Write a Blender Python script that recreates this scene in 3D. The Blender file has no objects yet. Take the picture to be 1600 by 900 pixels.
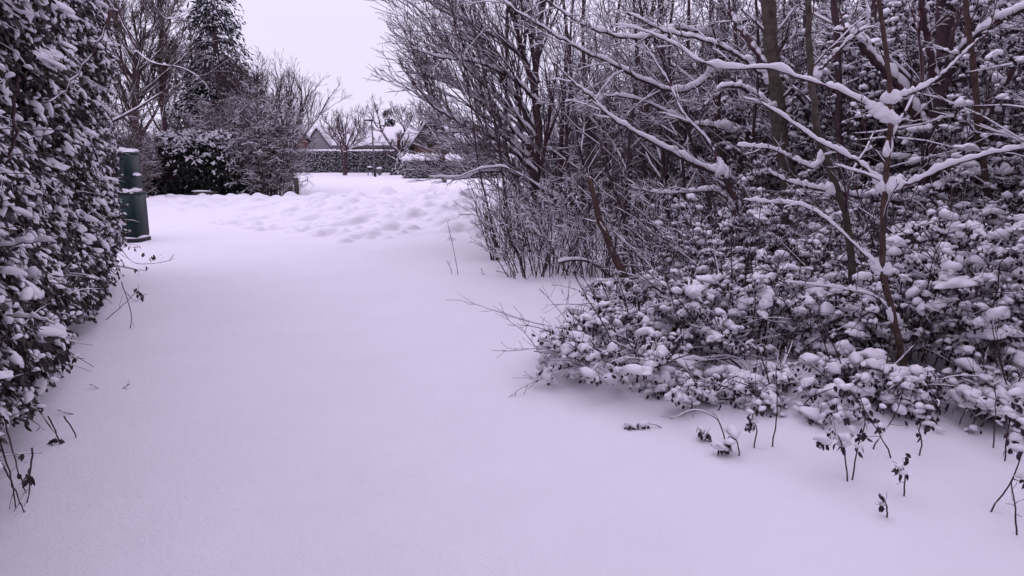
import bpy, math, random
import numpy as np

rng = np.random.default_rng(7)
random.seed(7)
S = bpy.context.scene
HAZE = True
COL = S.collection
R = math.radians

# ------------------------------------------------------------------ camera
F = 1155.0; PITCH = R(10.4); CH = 1.6
cam_d = bpy.data.cameras.new('camera')
cam_d.sensor_width = 36; cam_d.lens = F / 1600 * 36
cam_d.clip_start = 0.05; cam_d.clip_end = 3000
cam = bpy.data.objects.new('camera', cam_d); COL.objects.link(cam)
cam.location = (0, 0, CH); cam.rotation_euler = (math.pi / 2 - PITCH, 0, 0)
S.camera = cam

# ------------------------------------------------------------------ sky, light, exposure
w = bpy.data.worlds.new('World'); S.world = w; w.use_nodes = True
nt = w.node_tree; nt.nodes.clear()
sky = nt.nodes.new('ShaderNodeTexSky'); sky.sky_type = 'NISHITA'; sky.sun_disc = False
sky.sun_elevation = R(24); sky.sun_rotation = R(-68); sky.dust_density = 4
hs = nt.nodes.new('ShaderNodeHueSaturation'); hs.inputs['Saturation'].default_value = 0.1
mx = nt.nodes.new('ShaderNodeMix'); mx.data_type = 'RGBA'; mx.inputs[0].default_value = 0.95
tcw = nt.nodes.new('ShaderNodeTexCoord'); spw = nt.nodes.new('ShaderNodeSeparateXYZ'); nt.links.new(tcw.outputs['Generated'], spw.inputs[0])
mr = nt.nodes.new('ShaderNodeMapRange'); mr.inputs[1].default_value = 0.16; mr.inputs[2].default_value = 1.0; nt.links.new(spw.outputs[2], mr.inputs[0])
gm = nt.nodes.new('ShaderNodeMix'); gm.data_type = 'RGBA'   # overcast: brighter overhead than at the horizon
gm.inputs[6].default_value = (8.15, 7.6, 9.95, 1); gm.inputs[7].default_value = (13.3, 11.5, 16.0, 1)
nt.links.new(mr.outputs[0], gm.inputs[0]); nt.links.new(gm.outputs[2], mx.inputs[7])
bg = nt.nodes.new('ShaderNodeBackground'); bg.inputs[1].default_value = 0.1
wo = nt.nodes.new('ShaderNodeOutputWorld')
nt.links.new(sky.outputs[0], hs.inputs['Color']); nt.links.new(hs.outputs[0], mx.inputs[6])
nt.links.new(mx.outputs[2], bg.inputs[0]); nt.links.new(bg.outputs[0], wo.inputs[0])
sun_d = bpy.data.lights.new('sun', 'SUN'); sun_d.energy = 0.7; sun_d.angle = R(25); sun_d.color = (1.0, 0.9, 0.98)
sun = bpy.data.objects.new('sun', sun_d); COL.objects.link(sun)
sun.rotation_euler = (R(66), 0, R(-112)); sun.location = (-30, 12, 20)
S.view_settings.view_transform = 'Standard'; S.view_settings.look = 'None'
S.view_settings.exposure = 0.11; S.view_settings.gamma = 1.0
S.cycles.max_bounces = 5; S.cycles.diffuse_bounces = 3; S.cycles.glossy_bounces = 2
S.cycles.transparent_max_bounces = 4; S.cycles.volume_bounces = 0
S.cycles.use_denoising = True

# ------------------------------------------------------------------ materials
def ramp(nt_, fac, stops):
    r = nt_.nodes.new('ShaderNodeValToRGB')
    while len(r.color_ramp.elements) < len(stops): r.color_ramp.elements.new(0.5)
    for e, (p, c) in zip(r.color_ramp.elements, stops): e.position = p; e.color = (*c, 1)
    nt_.links.new(fac, r.inputs[0]); return r.outputs[0]
def noise(nt_, scale, detail=3, rough=0.6, coord='Object'):
    tc = nt_.nodes.new('ShaderNodeTexCoord'); n = nt_.nodes.new('ShaderNodeTexNoise')
    n.inputs['Scale'].default_value = scale; n.inputs['Detail'].default_value = detail
    n.inputs['Roughness'].default_value = rough
    nt_.links.new(tc.outputs[coord], n.inputs['Vector']); return n.outputs[0]
def mat(name, stops, scale=8, rough=0.85, bump=0.0, bscale=None, bdist=0.02, snow=None, spec=0.2, detail=3):
    m = bpy.data.materials.new(name); m.use_nodes = True; t = m.node_tree
    b = t.nodes['Principled BSDF']; b.inputs['Roughness'].default_value = rough
    b.inputs['Specular IOR Level'].default_value = spec
    col = ramp(t, noise(t, scale, detail), stops)
    if snow is not None:      # snow lying on the faces that look up
        thr, sc_, amp = snow
        g = t.nodes.new('ShaderNodeNewGeometry'); sp = t.nodes.new('ShaderNodeSeparateXYZ')
        t.links.new(g.outputs['Normal'], sp.inputs[0])
        n2 = noise(t, sc_, 2)
        a = t.nodes.new('ShaderNodeMath'); a.operation = 'MULTIPLY_ADD'
        t.links.new(n2, a.inputs[0]); a.inputs[1].default_value = amp; t.links.new(sp.outputs[2], a.inputs[2])
        f = ramp(t, a.outputs[0], [(max(0, thr + amp * .5 - .06), (0, 0, 0)), (min(1, thr + amp * .5 + .06), (1, 1, 1))])
        mm = t.nodes.new('ShaderNodeMix'); mm.data_type = 'RGBA'
        t.links.new(f, mm.inputs[0]); t.links.new(col, mm.inputs[6]); mm.inputs[7].default_value = (*SNOWC, 1)
        col = mm.outputs[2]
    t.links.new(col, b.inputs['Base Color'])
    if bump:
        bn = t.nodes.new('ShaderNodeBump'); bn.inputs['Strength'].default_value = bump
        bn.inputs['Distance'].default_value = bdist
        t.links.new(noise(t, bscale or scale, 4), bn.inputs['Height']); t.links.new(bn.outputs[0], b.inputs['Normal'])
    return m
SNOWC = (0.80, 0.785, 0.81)
M = {}
M['ground'] = mat('ground_snow', [(.3, (.79, .775, .80)), (.7, (.82, .805, .83))], 1.3, .7, .5, 55, .006)
_t = M['ground'].node_tree; _b = _t.nodes['Principled BSDF']; _pb = [n for n in _t.nodes if n.type == 'BUMP'][0]
_b2 = _t.nodes.new('ShaderNodeBump'); _b2.inputs['Strength'].default_value = .25; _b2.inputs['Distance'].default_value = .03
_t.links.new(noise(_t, 7, 5, .62), _b2.inputs['Height']); _t.links.new(_b2.outputs[0], _pb.inputs['Normal'])
M['snow'] = mat('lying_snow', [(.3, (.79, .775, .80)), (.7, (.83, .815, .84))], 6, .7, .4, 60, .006)
M['bark'] = mat('dark_bark', [(.3, (.062, .036, .046)), (.7, (.125, .080, .088))], 30, .9, .6, 60, .01, (.62, 9, .35))
M['twig'] = mat('twig_bark', [(.3, (.075, .040, .052)), (.7, (.14, .082, .092))], 14, .9, 0, None, .01, (.74, 14, .5))
M['rusty'] = mat('rusty_twig', [(.3, (.062, .036, .038)), (.7, (.13, .080, .078))], 6, .9, 0, None, .01, (.80, 9, .5))
M['twigclean'] = mat('clean_twig', [(.3, (.064, .036, .046)), (.7, (.125, .076, .080))], 14, .9)
M['green_bark'] = mat('greenish_bark', [(.25, (.060, .046, .038)), (.55, (.118, .094, .076)), (.8, (.17, .145, .125))], 16, .85, .5, 40, .008, (.75, 12, .4))
M['red_bark'] = mat('reddish_bark', [(.25, (.06, .038, .032)), (.55, (.115, .072, .06)), (.8, (.17, .125, .105))], 22, .8, .5, 60, .006, (.75, 12, .4))
M['leaf'] = mat('dark_leaf', [(.3, (.042, .026, .040)), (.6, (.066, .042, .056)), (.8, (.095, .055, .060))], 5, .55, spec=.4)
M['hedge_leaf'] = mat('hedge_leaf', [(.3, (.040, .033, .036)), (.55, (.068, .058, .058)), (.8, (.105, .064, .066))], 4, .5, spec=.4)
M['inner'] = mat('inner_growth', [(.3, (.034, .021, .028)), (.7, (.080, .050, .058))], 12, .95, 1, 25, .08)
M['laurel'] = mat('laurel_leaf', [(.3, (.010, .018, .015)), (.7, (.028, .04, .03))], 3, .45, spec=.5, snow=(.86, 2.2, .6))
M['needle'] = mat('conifer_needles', [(.3, (.016, .022, .026)), (.7, (.04, .05, .055))], 2, .8, snow=(.72, 2.5, .8))
M['far_hedge'] = mat('far_hedge_leaf', [(.3, (.035, .038, .040)), (.7, (.085, .085, .085))], 5, .85, .8, 14, .1, (.62, 7, 1.0))
M['green_paint'] = mat('green_paint', [(.3, (.005, .026, .024)), (.7, (.008, .036, .033))], 3, .45, spec=.4)
M['dark_plastic'] = mat('dark_plastic', [(.3, (.03, .032, .035)), (.7, (.06, .06, .065))], 6, .5)
M['metal'] = mat('galvanised_metal', [(.3, (.12, .12, .13)), (.7, (.18, .175, .185))], 12, .5)
M['brick'] = mat('brick', [(.3, (.15, .095, .075)), (.7, (.22, .14, .11))], 6, .9)
M['brick_red'] = mat('red_brick', [(.3, (.17, .07, .06)), (.7, (.25, .11, .09))], 6, .9)
M['tile'] = mat('dark_tiles', [(.3, (.05, .042, .045)), (.7, (.09, .078, .08))], 9, .8)
M['wall_grey'] = mat('grey_render', [(.3, (.26, .24, .25)), (.7, (.34, .32, .33))], 3, .9)
M['wall_pale'] = mat('pale_render', [(.3, (.36, .33, .35)), (.7, (.42, .40, .42))], 3, .9)
M['fascia'] = mat('fascia', [(.3, (.12, .10, .11)), (.7, (.16, .14, .15))], 3, .8)
M['glass'] = mat('window_glass', [(.3, (.03, .03, .035)), (.7, (.06, .06, .065))], 2, .15, spec=.6)
M['wood'] = mat('weathered_wood', [(.3, (.06, .045, .042)), (.7, (.11, .085, .08))], 14, .9, .3, 30)

# ------------------------------------------------------------------ geometry helpers
def nrm(v): return v / np.maximum(np.linalg.norm(v, axis=-1, keepdims=True), 1e-9)
class Geo:
    def __init__(s): s.V = []; s.Q = []; s.T = []; s.n = 0
    def add(s, V, Q=None, T=None):
        V = np.asarray(V, float).reshape(-1, 3)
        if Q is not None and len(Q): s.Q.append(np.asarray(Q, np.int64).reshape(-1, 4) + s.n)
        if T is not None and len(T): s.T.append(np.asarray(T, np.int64).reshape(-1, 3) + s.n)
        s.V.append(V); s.n += len(V)
    def build(s, name, material, parent=None, smooth=True, loc=None):
        if s.n == 0: return None
        V = np.concatenate(s.V)
        if parent is not None: V = V - np.array(parent.location)
        Q = np.concatenate(s.Q) if s.Q else np.zeros((0, 4), np.int64)
        T = np.concatenate(s.T) if s.T else np.zeros((0, 3), np.int64)
        me = bpy.data.meshes.new(name)
        me.vertices.add(len(V)); me.vertices.foreach_set('co', V.astype(np.float32).ravel())
        me.loops.add(Q.size + T.size)
        me.loops.foreach_set('vertex_index', np.concatenate([Q.ravel(), T.ravel()]).astype(np.int32))
        me.polygons.add(len(Q) + len(T))
        st = np.concatenate([np.arange(len(Q)) * 4, len(Q) * 4 + np.arange(len(T)) * 3]).astype(np.int32)
        me.polygons.foreach_set('loop_start', st)
        if smooth: me.polygons.foreach_set('use_smooth', np.ones(len(Q) + len(T), bool))
        me.update(calc_edges=True)
        me.materials.append(material)
        o = bpy.data.objects.new(name, me); COL.objects.link(o)
        if parent is not None: o.parent = parent
        return o
def thing(name, label, cat, loc=(0, 0, 0), group=None):
    o = bpy.data.objects.new(name, None); COL.objects.link(o); o.location = loc; o.empty_display_size = .2
    o['label'] = label; o['category'] = cat
    if group: o['group'] = group
    return o
def W(u, v, Y):
    x = (u - 800) / F; y = (450 - v) / F
    s = Y / (y * math.sin(PITCH) + math.cos(PITCH))
    return np.array([x * s, Y, CH + s * (y * math.cos(PITCH) - math.sin(PITCH))])
def ring_faces(N, K, n):
    i = np.arange(K - 1)[:, None]; j = np.arange(n)[None]
    a = i * n + j; b = i * n + (j + 1) % n
    q = np.stack([a, b, b + n, a + n], -1).reshape(-1, 4)
    return (q[None] + (np.arange(N) * K * n)[:, None, None]).reshape(-1, 4)
def tangents(P):
    T = np.empty_like(P); T[:, 1:-1] = P[:, 2:] - P[:, :-2]; T[:, 0] = P[:, 1] - P[:, 0]; T[:, -1] = P[:, -1] - P[:, -2]
    return nrm(T)
def tubes(g, P, Rr, n=5, cap=False):
    P = np.asarray(P, float); Rr = np.asarray(Rr, float)
    if P.ndim == 2: P = P[None]; Rr = Rr[None]
    if not len(P): return
    N, K, _ = P.shape; T = tangents(P)
    m = nrm(P[:, -1] - P[:, 0]); ax = np.argmin(np.abs(m), axis=1)
    ref = np.eye(3)[ax][:, None, :]
    sd = nrm(np.cross(T, ref)); up = np.cross(sd, T)
    a = np.arange(n) / n * 2 * np.pi
    V = P[:, :, None] + Rr[:, :, None, None] * (np.cos(a)[None, None, :, None] * sd[:, :, None] + np.sin(a)[None, None, :, None] * up[:, :, None])
    Q = ring_faces(N, K, n)
    g.add(V, Q)
    if cap and n >= 4:
        c = P[:, -1] + T[:, -1] * Rr[:, -1:] * .3
        base = g.n - N * K * n
        vi = g.n; g.V.append(c); g.n += N
        tr = []
        for k in range(N):
            b0 = base + (k * K + K - 1) * n
            for j in range(n): tr.append((b0 + j, b0 + (j + 1) % n, vi + k))
        g.T.append(np.array(tr))
PROF = np.array([[-1.0, 0.0], [-.92, .50], [-.52, .86], [0, 1.0], [.52, .86], [.92, .50], [1.0, 0.0], [0, -.25]])
PROF4 = np.array([[-1.0, 0.0], [-.6, .85], [.6, .85], [1.0, 0.0]])
def snowcaps(g, P, Rr, hk=1.0, hmin=.006, hfac=1.5, lim=.3, wk=1.12, prof=PROF, lump=.42):
    """ridge of snow lying along branches, thick where they run level, gone where they stand"""
    P = np.asarray(P, float); Rr = np.asarray(Rr, float)
    if P.ndim == 2: P = P[None]; Rr = Rr[None]
    if not len(P): return
    N, K, _ = P.shape; T = tangents(P)
    hz = np.sqrt(np.clip(1 - T[..., 2] ** 2, 0, 1))
    sd = np.stack([T[..., 1], -T[..., 0], np.zeros_like(hz)], -1); sd = nrm(sd)
    amt = np.clip((hz - lim) / (1 - lim), 0, 1) ** .8
    nz = rng.normal(0, 1, (N, K)); nz[:, 1:] = .5 * nz[:, :-1] + .65 * nz[:, 1:]
    amt = amt * np.clip(.85 + lump * nz, 0.02, 1.8)
    amt[:, 0] *= .6; amt[:, -1] *= .15
    h = (hmin + Rr * hfac) * amt * hk
    wd = (Rr * wk + .0008) * np.clip(amt * 2.2, 0, 1) * (1 + .12 * nz)
    wd = np.maximum(wd, 1e-4)
    base = P + np.array([0, 0, 1.0]) * (Rr * .25 * amt)[..., None]
    V = base[:, :, None] + sd[:, :, None] * (prof[:, 0] * wd[..., None])[..., None] \
        + np.array([0, 0, 1.0]) * (prof[:, 1] * (h + Rr * .6)[..., None] * np.clip(amt * 3, 0, 1)[..., None])[..., None]
    g.add(V, ring_faces(N, K, len(prof)))
def smoothpath(pts, K, wob=0.0):
    pts = np.asarray(pts, float); d = np.r_[0, np.cumsum(np.linalg.norm(np.diff(pts, axis=0), axis=1))]
    t = np.linspace(0, d[-1], K)
    # Catmull-Rom through the points
    out = np.empty((K, 3)); ext = np.vstack([2 * pts[0] - pts[1], pts, 2 * pts[-1] - pts[-2]])
    for i, tt in enumerate(t):
        k = min(np.searchsorted(d, tt, 'right') - 1, len(pts) - 2); u = (tt - d[k]) / max(d[k + 1] - d[k], 1e-9)
        p0, p1, p2, p3 = ext[k:k + 4]
        out[i] = .5 * ((2 * p1) + (-p0 + p2) * u + (2 * p0 - 5 * p1 + 4 * p2 - p3) * u * u + (-p0 + 3 * p1 - 3 * p2 + p3) * u ** 3)
    if wob:
        nz = rng.normal(0, wob, (K, 3)); nz[0] = 0; out += nz
    return out
def spawn(P, Rr, n, lf, ang, K, up=.05, wob=.12, rk=.6, tmin=.25, rmin=.0022, taper=.35, lmin=.05, tmax=1.0, bias=None, labs=None):
    """n children on every parent polyline"""
    N, KK, _ = P.shape
    if N == 0: return np.zeros((0, K, 3)), np.zeros((0, K))
    idx = np.repeat(np.arange(N), n); m = len(idx)
    s = tmin + (tmax - tmin) * rng.random(m) ** .85
    f = s * (KK - 1); k = np.minimum(f.astype(int), KK - 2); u = (f - k)[:, None]
    p = P[idx, k] * (1 - u) + P[idx, k + 1] * u
    t = nrm(P[idx, k + 1] - P[idx, k])
    r = Rr[idx, k] * (1 - u[:, 0]) + Rr[idx, k + 1] * u[:, 0]
    L = np.linalg.norm(np.diff(P, axis=1), axis=2).sum(1)[idx]
    if labs is None: ln = np.maximum(L * rng.uniform(lf[0], lf[1], m) * (1.15 - .6 * s), lmin)
    else: ln = rng.uniform(labs[0], labs[1], m) * (1.1 - .4 * s)
    q = nrm(np.cross(t, rng.normal(0, 1, (m, 3))))
    if bias is not None: q = nrm(q + np.asarray(bias))
    a = rng.normal(R(ang), R(ang) * .25, m)[:, None]
    d = nrm(t * np.cos(a) + q * np.sin(a))
    out = np.empty((m, K, 3)); out[:, 0] = p; st = (ln / (K - 1))[:, None]
    for i in range(1, K):
        d = nrm(d + rng.normal(0, wob, (m, 3)) + np.array([0, 0, up]))
        out[:, i] = out[:, i - 1] + d * st
    r0 = np.maximum(r * rk * rng.uniform(.75, 1.05, m), rmin)
    rr = r0[:, None] * np.linspace(1, taper, K)[None]; rr = np.maximum(rr, rmin * .8)
    return out, rr

def ico(sub):
    import bmesh
    bm = bmesh.new(); bmesh.ops.create_icosphere(bm, subdivisions=sub, radius=1)
    V = np.array([v.co[:] for v in bm.verts]); T = np.array([[v.index for v in f.verts] for f in bm.faces]); bm.free()
    return V, T
def blob_templates(sub, n=6, amp=.2, flat=.35):
    V, T = ico(sub); out = []
    for k in range(n):
        ph = rng.uniform(0, 6, (4, 3)); fr = rng.uniform(1.2, 3.4, (4, 3)) * rng.choice([-1, 1], (4, 3))
        d = sum(np.sin((V * fr[i] + ph[i]).sum(1)) for i in range(4)) / 4
        v = V * (1 + amp * 1.6 * d)[:, None]
        v[:, 2] = np.where(v[:, 2] < 0, v[:, 2] * flat, v[:, 2])
        out.append(v)
    return np.array(out), T
BL1 = blob_templates(1, 8, .22); BL2 = blob_templates(2, 12, .24); BL3 = blob_templates(3, 8, .28); BLS = blob_templates(3, 8, .16, .5)
def blobs(g, C, A, B, H, yaw=None, droop=0.0, tpl=None):
    """snow pillows at C: half-length A, half-width B, height H, long axis at yaw drooping outward"""
    tpl = tpl or BL1; TV, TT = tpl; N = len(C)
    if N == 0: return
    v = TV[rng.integers(0, len(TV), N)].copy()
    v[..., 0] *= np.asarray(A)[:, None] if np.ndim(A) else A
    v[..., 1] *= np.asarray(B)[:, None] if np.ndim(B) else B
    v[..., 2] *= np.asarray(H)[:, None] if np.ndim(H) else H
    dr = np.broadcast_to(np.asarray(droop, float), (N,))
    c, s = np.cos(dr)[:, None], np.sin(dr)[:, None]
    x = v[..., 0] * c + v[..., 2] * s; z = -v[..., 0] * s + v[..., 2] * c
    v[..., 0] = x; v[..., 2] = z
    yaw = rng.uniform(0, 2 * np.pi, N) if yaw is None else yaw
    c, s = np.cos(yaw)[:, None], np.sin(yaw)[:, None]
    x = v[..., 0] * c - v[..., 1] * s; y = v[..., 0] * s + v[..., 1] * c
    v[..., 0] = x; v[..., 1] = y
    v += np.asarray(C)[:, None]
    nv = TV.shape[1]
    g.add(v, T=(TT[None] + (np.arange(N) * nv)[:, None, None]).reshape(-1, 3))
def leaves(g, Pb, D, L, Wd, fold=.25):
    """pointed leaves: base point, direction, length, half width; slightly folded and curled"""
    N = len(Pb)
    if N == 0: return
    D = nrm(D); sd = nrm(np.cross(D, rng.normal(0, 1, (N, 3)))); nn = np.cross(sd, D)
    L = np.broadcast_to(L, (N,))[:, None]; Wd = np.broadcast_to(Wd, (N,))[:, None]
    b = Pb; f = fold * Wd
    v = np.stack([b, b + D * L * .3 + sd * Wd * .8 + nn * f, b + D * L * .3 - sd * Wd * .8 + nn * f, b + D * L * .32,
                  b + D * L * .65 + sd * Wd * .8 + nn * f * .6, b + D * L * .65 - sd * Wd * .8 + nn * f * .6, b + D * L * .66 - nn * L * .03,
                  b + D * L - nn * L * .1], 1)
    q = np.array([[1, 4, 6, 3], [3, 6, 5, 2]]); t = np.array([[0, 1, 3], [0, 3, 2], [4, 7, 6], [6, 7, 5]])
    o = (np.arange(N) * 8)[:, None, None]
    g.add(v, (q[None] + o).reshape(-1, 4), (t[None] + o).reshape(-1, 3))
def box(g, c, s, bev=.0, taper=1.0, rot=0.0):
    """box centred on c (x,y) standing from c.z, chamfered upright edges and top"""
    hx, hy = s[0] / 2, s[1] / 2; b = bev
    def loop(k, z, i=0.0):
        X, Y = hx * k - i, hy * k - i; e = max(b - i * .3, 1e-4)
        p = [(-X + e, -Y), (X - e, -Y), (X, -Y + e), (X, Y - e), (X - e, Y), (-X + e, Y), (-X, Y - e), (-X, -Y + e)]
        return [(x, y, z) for x, y in p]
    rows = [loop(1, 0, b), loop(1, b), loop(taper, s[2] - b), loop(taper, s[2], b)] if b else [loop(1, 0), loop(taper, s[2])]
    V = np.array([p for r in rows for p in r]); cs, sn = math.cos(rot), math.sin(rot)
    V = np.stack([V[:, 0] * cs - V[:, 1] * sn + c[0], V[:, 0] * sn + V[:, 1] * cs + c[1], V[:, 2] + c[2]], 1)
    K = len(rows); g.add(V, ring_faces(1, K, 8))
    base = g.n - len(V)
    for r0, rev in ((0, True), ((K - 1) * 8, False)):
        a = [base + r0 + j for j in range(8)]
        if rev: a = a[::-1]
        g.Q.append(np.array([[a[0], a[1], a[2], a[3]], [a[0], a[3], a[4], a[7]], [a[4], a[5], a[6], a[7]]]))
def poly(g, pts, quads): g.add(np.array(pts, float), Q=quads)

# ------------------------------------------------------------------ ground
def hsh(ix, iy, seed):
    n = (ix.astype(np.int64) * 374761393 + iy.astype(np.int64) * 668265263 + seed * 1274126177) & 0xffffffff
    n = ((n ^ (n >> 13)) * 1274126177) & 0xffffffff
    return ((n ^ (n >> 16)) & 0xffff) / 65535.0
def vn(x, y, seed=0):
    ix, iy = np.floor(x), np.floor(y); fx, fy = x - ix, y - iy
    fx = fx * fx * fx * (fx * (fx * 6 - 15) + 10); fy = fy * fy * fy * (fy * (fy * 6 - 15) + 10)
    a = hsh(ix, iy, seed); b = hsh(ix + 1, iy, seed); c = hsh(ix, iy + 1, seed); d = hsh(ix + 1, iy + 1, seed)
    return (a * (1 - fx) + b * fx) * (1 - fy) + (c * (1 - fx) + d * fx) * fy - .5
def sst(x, a, b):
    t = np.clip((x - a) / (b - a), 0, 1); return t * t * (3 - 2 * t)
EY = [-5, 3.1, 3.84, 4.46, 7, 9.9, 13.9, 20, 30]; EX = [2.9, 2.3, 1.34, .65, .3, .1, -.6, -1.0, -1.0]
def edge(y): return np.interp(y, EY, EX)
lr = np.random.default_rng(11)
LUMP = []
for k in range(150):
    u_ = lr.uniform(0, 1); x_ = lr.uniform(-6.9, .2)
    lo = np.interp(x_, [-7, -6, -3, 0], [17.3, 16.2, 13.9, 13.6]); y_ = lo + (lr.uniform(0, 1) ** 1.3) * (24 - lo)
    r_ = lr.uniform(.10, .30) * (1 if lr.random() < .88 else 1.4); LUMP.append((x_, y_, r_, r_ * lr.uniform(.25, .5)))
for k in range(170):
    u_ = lr.uniform(0, 1); x_ = lr.uniform(-7.0, .2)
    lo = np.interp(x_, [-7, -6, -3, 0], [17.0, 15.8, 13.7, 13.4]); y_ = lo + (lr.uniform(0, 1) ** 1.6) * (23 - lo); r_ = lr.uniform(.05, .13); LUMP.append((x_, y_, r_, r_ * lr.uniform(.5, 1.0)))
for k in range(40):
    x_ = lr.uniform(-11.5, -6.5); y_ = lr.uniform(20, 25); r_ = lr.uniform(.12, .35); LUMP.append((x_, y_, r_, r_ * .45))
for x_, y_, r_ in ((-3.35, 15.6, .42), (-2.2, 16.0, .34), (-3.05, 13.4, .2), (-1.15, 17.5, .45), (-4.2, 17.4, .3), (-.9, 15.5, .3), (-6.5, 17.0, .26), (-5.4, 18.0, .34), (-4.9, 18.6, .3)):
    LUMP.append((x_, y_, r_ * .8, r_ * .42))
def gz(x, y):
    x = np.asarray(x, float); y = np.asarray(y, float)
    z = .05 * vn(x / 2.7, y / 3.1, 1) + .02 * vn(x / .8 + 5, y / .9, 2)
    lo = np.interp(x, [-7, -6, -3, 0, 3], [17.2, 16.0, 13.2, 12.9, 12.6])
    env = sst(y - lo, 0, 4.5) * (1 - sst(y, 22, 28)) * sst(x, -8, -4.2) * (1 - sst(x, 2, 4))
    z = z + env * (.30 + .05 * (x + 5) * .6 + .30 * vn(x / 1.2, y / 1.3, 3) + .24 * vn(x / .42, y / .46, 4) + .11 * vn(x / .17, y / .19, 8))
    env2 = sst(x, -13, -11) * (1 - sst(x, -7.5, -5.5)) * sst(y, 19, 22) * (1 - sst(y, 24.5, 27))
    z = z + env2 * (.16 + .2 * vn(x / .6, y / .5, 5) + .08 * vn(x / .25, y / .2, 9))
    bank = sst(x - edge(y), -.3, 1.4) * (1 - sst(y, 14, 19))
    z = z + bank * (.10 + .10 * vn(x / .7, y / .7, 6) + .05 * vn(x / .23, y / .25, 7))
    z = z + sst(y, 28, 40) * .08 * vn(x / 1.8, y / 2.2, 12)
    zl = np.zeros_like(z)
    for lx, ly, r_, h_ in LUMP:
        d2 = ((x - lx) / r_) ** 2 + ((y - ly) / (r_ * 1.1)) ** 2
        zl = np.maximum(zl, np.where(d2 < 1.0, h_ * np.sqrt(np.clip(1 - d2, 0, 1)) * np.clip((1 - d2) * 3, 0, 1) ** .5, 0))
    return z + zl
def G0(x, y): return float(gz(np.array([x]), np.array([y]))[0])
def hit(u, v):
    lo_, hi_ = 2.0, 60.0
    for _ in range(40):
        mid = (lo_ + hi_) / 2; p = W(u, v, mid)
        if p[2] > G0(p[0], p[1]): lo_ = mid
        else: hi_ = mid
    return (lo_ + hi_) / 2
def axis(a, b, st, far, lowfar=None):
    v = list(np.arange(a, b, st)); s = st
    while v[-1] < far: s *= 1.22; v.append(v[-1] + s)
    s = st; lo = lowfar if lowfar is not None else -far
    while v[0] > lo: s *= 1.22; v.insert(0, v[0] - s)
    return np.array(v)
gx = axis(-12.5, 6.5, .07, 900); gy = np.concatenate([[-200, -120, -70, -40, -20, -10, -5, -2, -.5, .5, 1.2], np.arange(1.6, 12, .07), np.arange(12, 27, .045), axis(27, 29, .1, 900, 26.99)[1:]]); gy = np.unique(gy)
XX, YY = np.meshgrid(gx, gy); ZZ = gz(XX, YY)
g = Geo(); nx, ny = len(gx), len(gy)
i, j = np.meshgrid(np.arange(nx - 1), np.arange(ny - 1)); a = (j * nx + i).ravel()
g.add(np.stack([XX.ravel(), YY.ravel(), ZZ.ravel()], 1), Q=np.stack([a, a + 1, a + nx + 1, a + nx], 1))
o = g.build('ground', M['ground']); o['kind'] = 'structure'

HZ = Geo(); HZ.add([(x, y, z) for z in (-1.5, 24) for y in (-30, 130) for x in (-75, 75)], Q=[[0, 1, 3, 2], [4, 6, 7, 5], [0, 4, 5, 1], [2, 3, 7, 6], [0, 2, 6, 4], [1, 5, 7, 3]])
hm = bpy.data.materials.new('haze'); hm.use_nodes = True; hm.node_tree.nodes.clear()
hv = hm.node_tree.nodes.new('ShaderNodeVolumePrincipled'); hv.inputs['Density'].default_value = 0.0075; hv.inputs['Color'].default_value = (.93, .86, .97, 1)
ho = hm.node_tree.nodes.new('ShaderNodeOutputMaterial'); hm.node_tree.links.new(hv.outputs[0], ho.inputs['Volume'])
if HAZE: o = HZ.build('haze', hm, smooth=False); o['kind'] = 'stuff'

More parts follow.
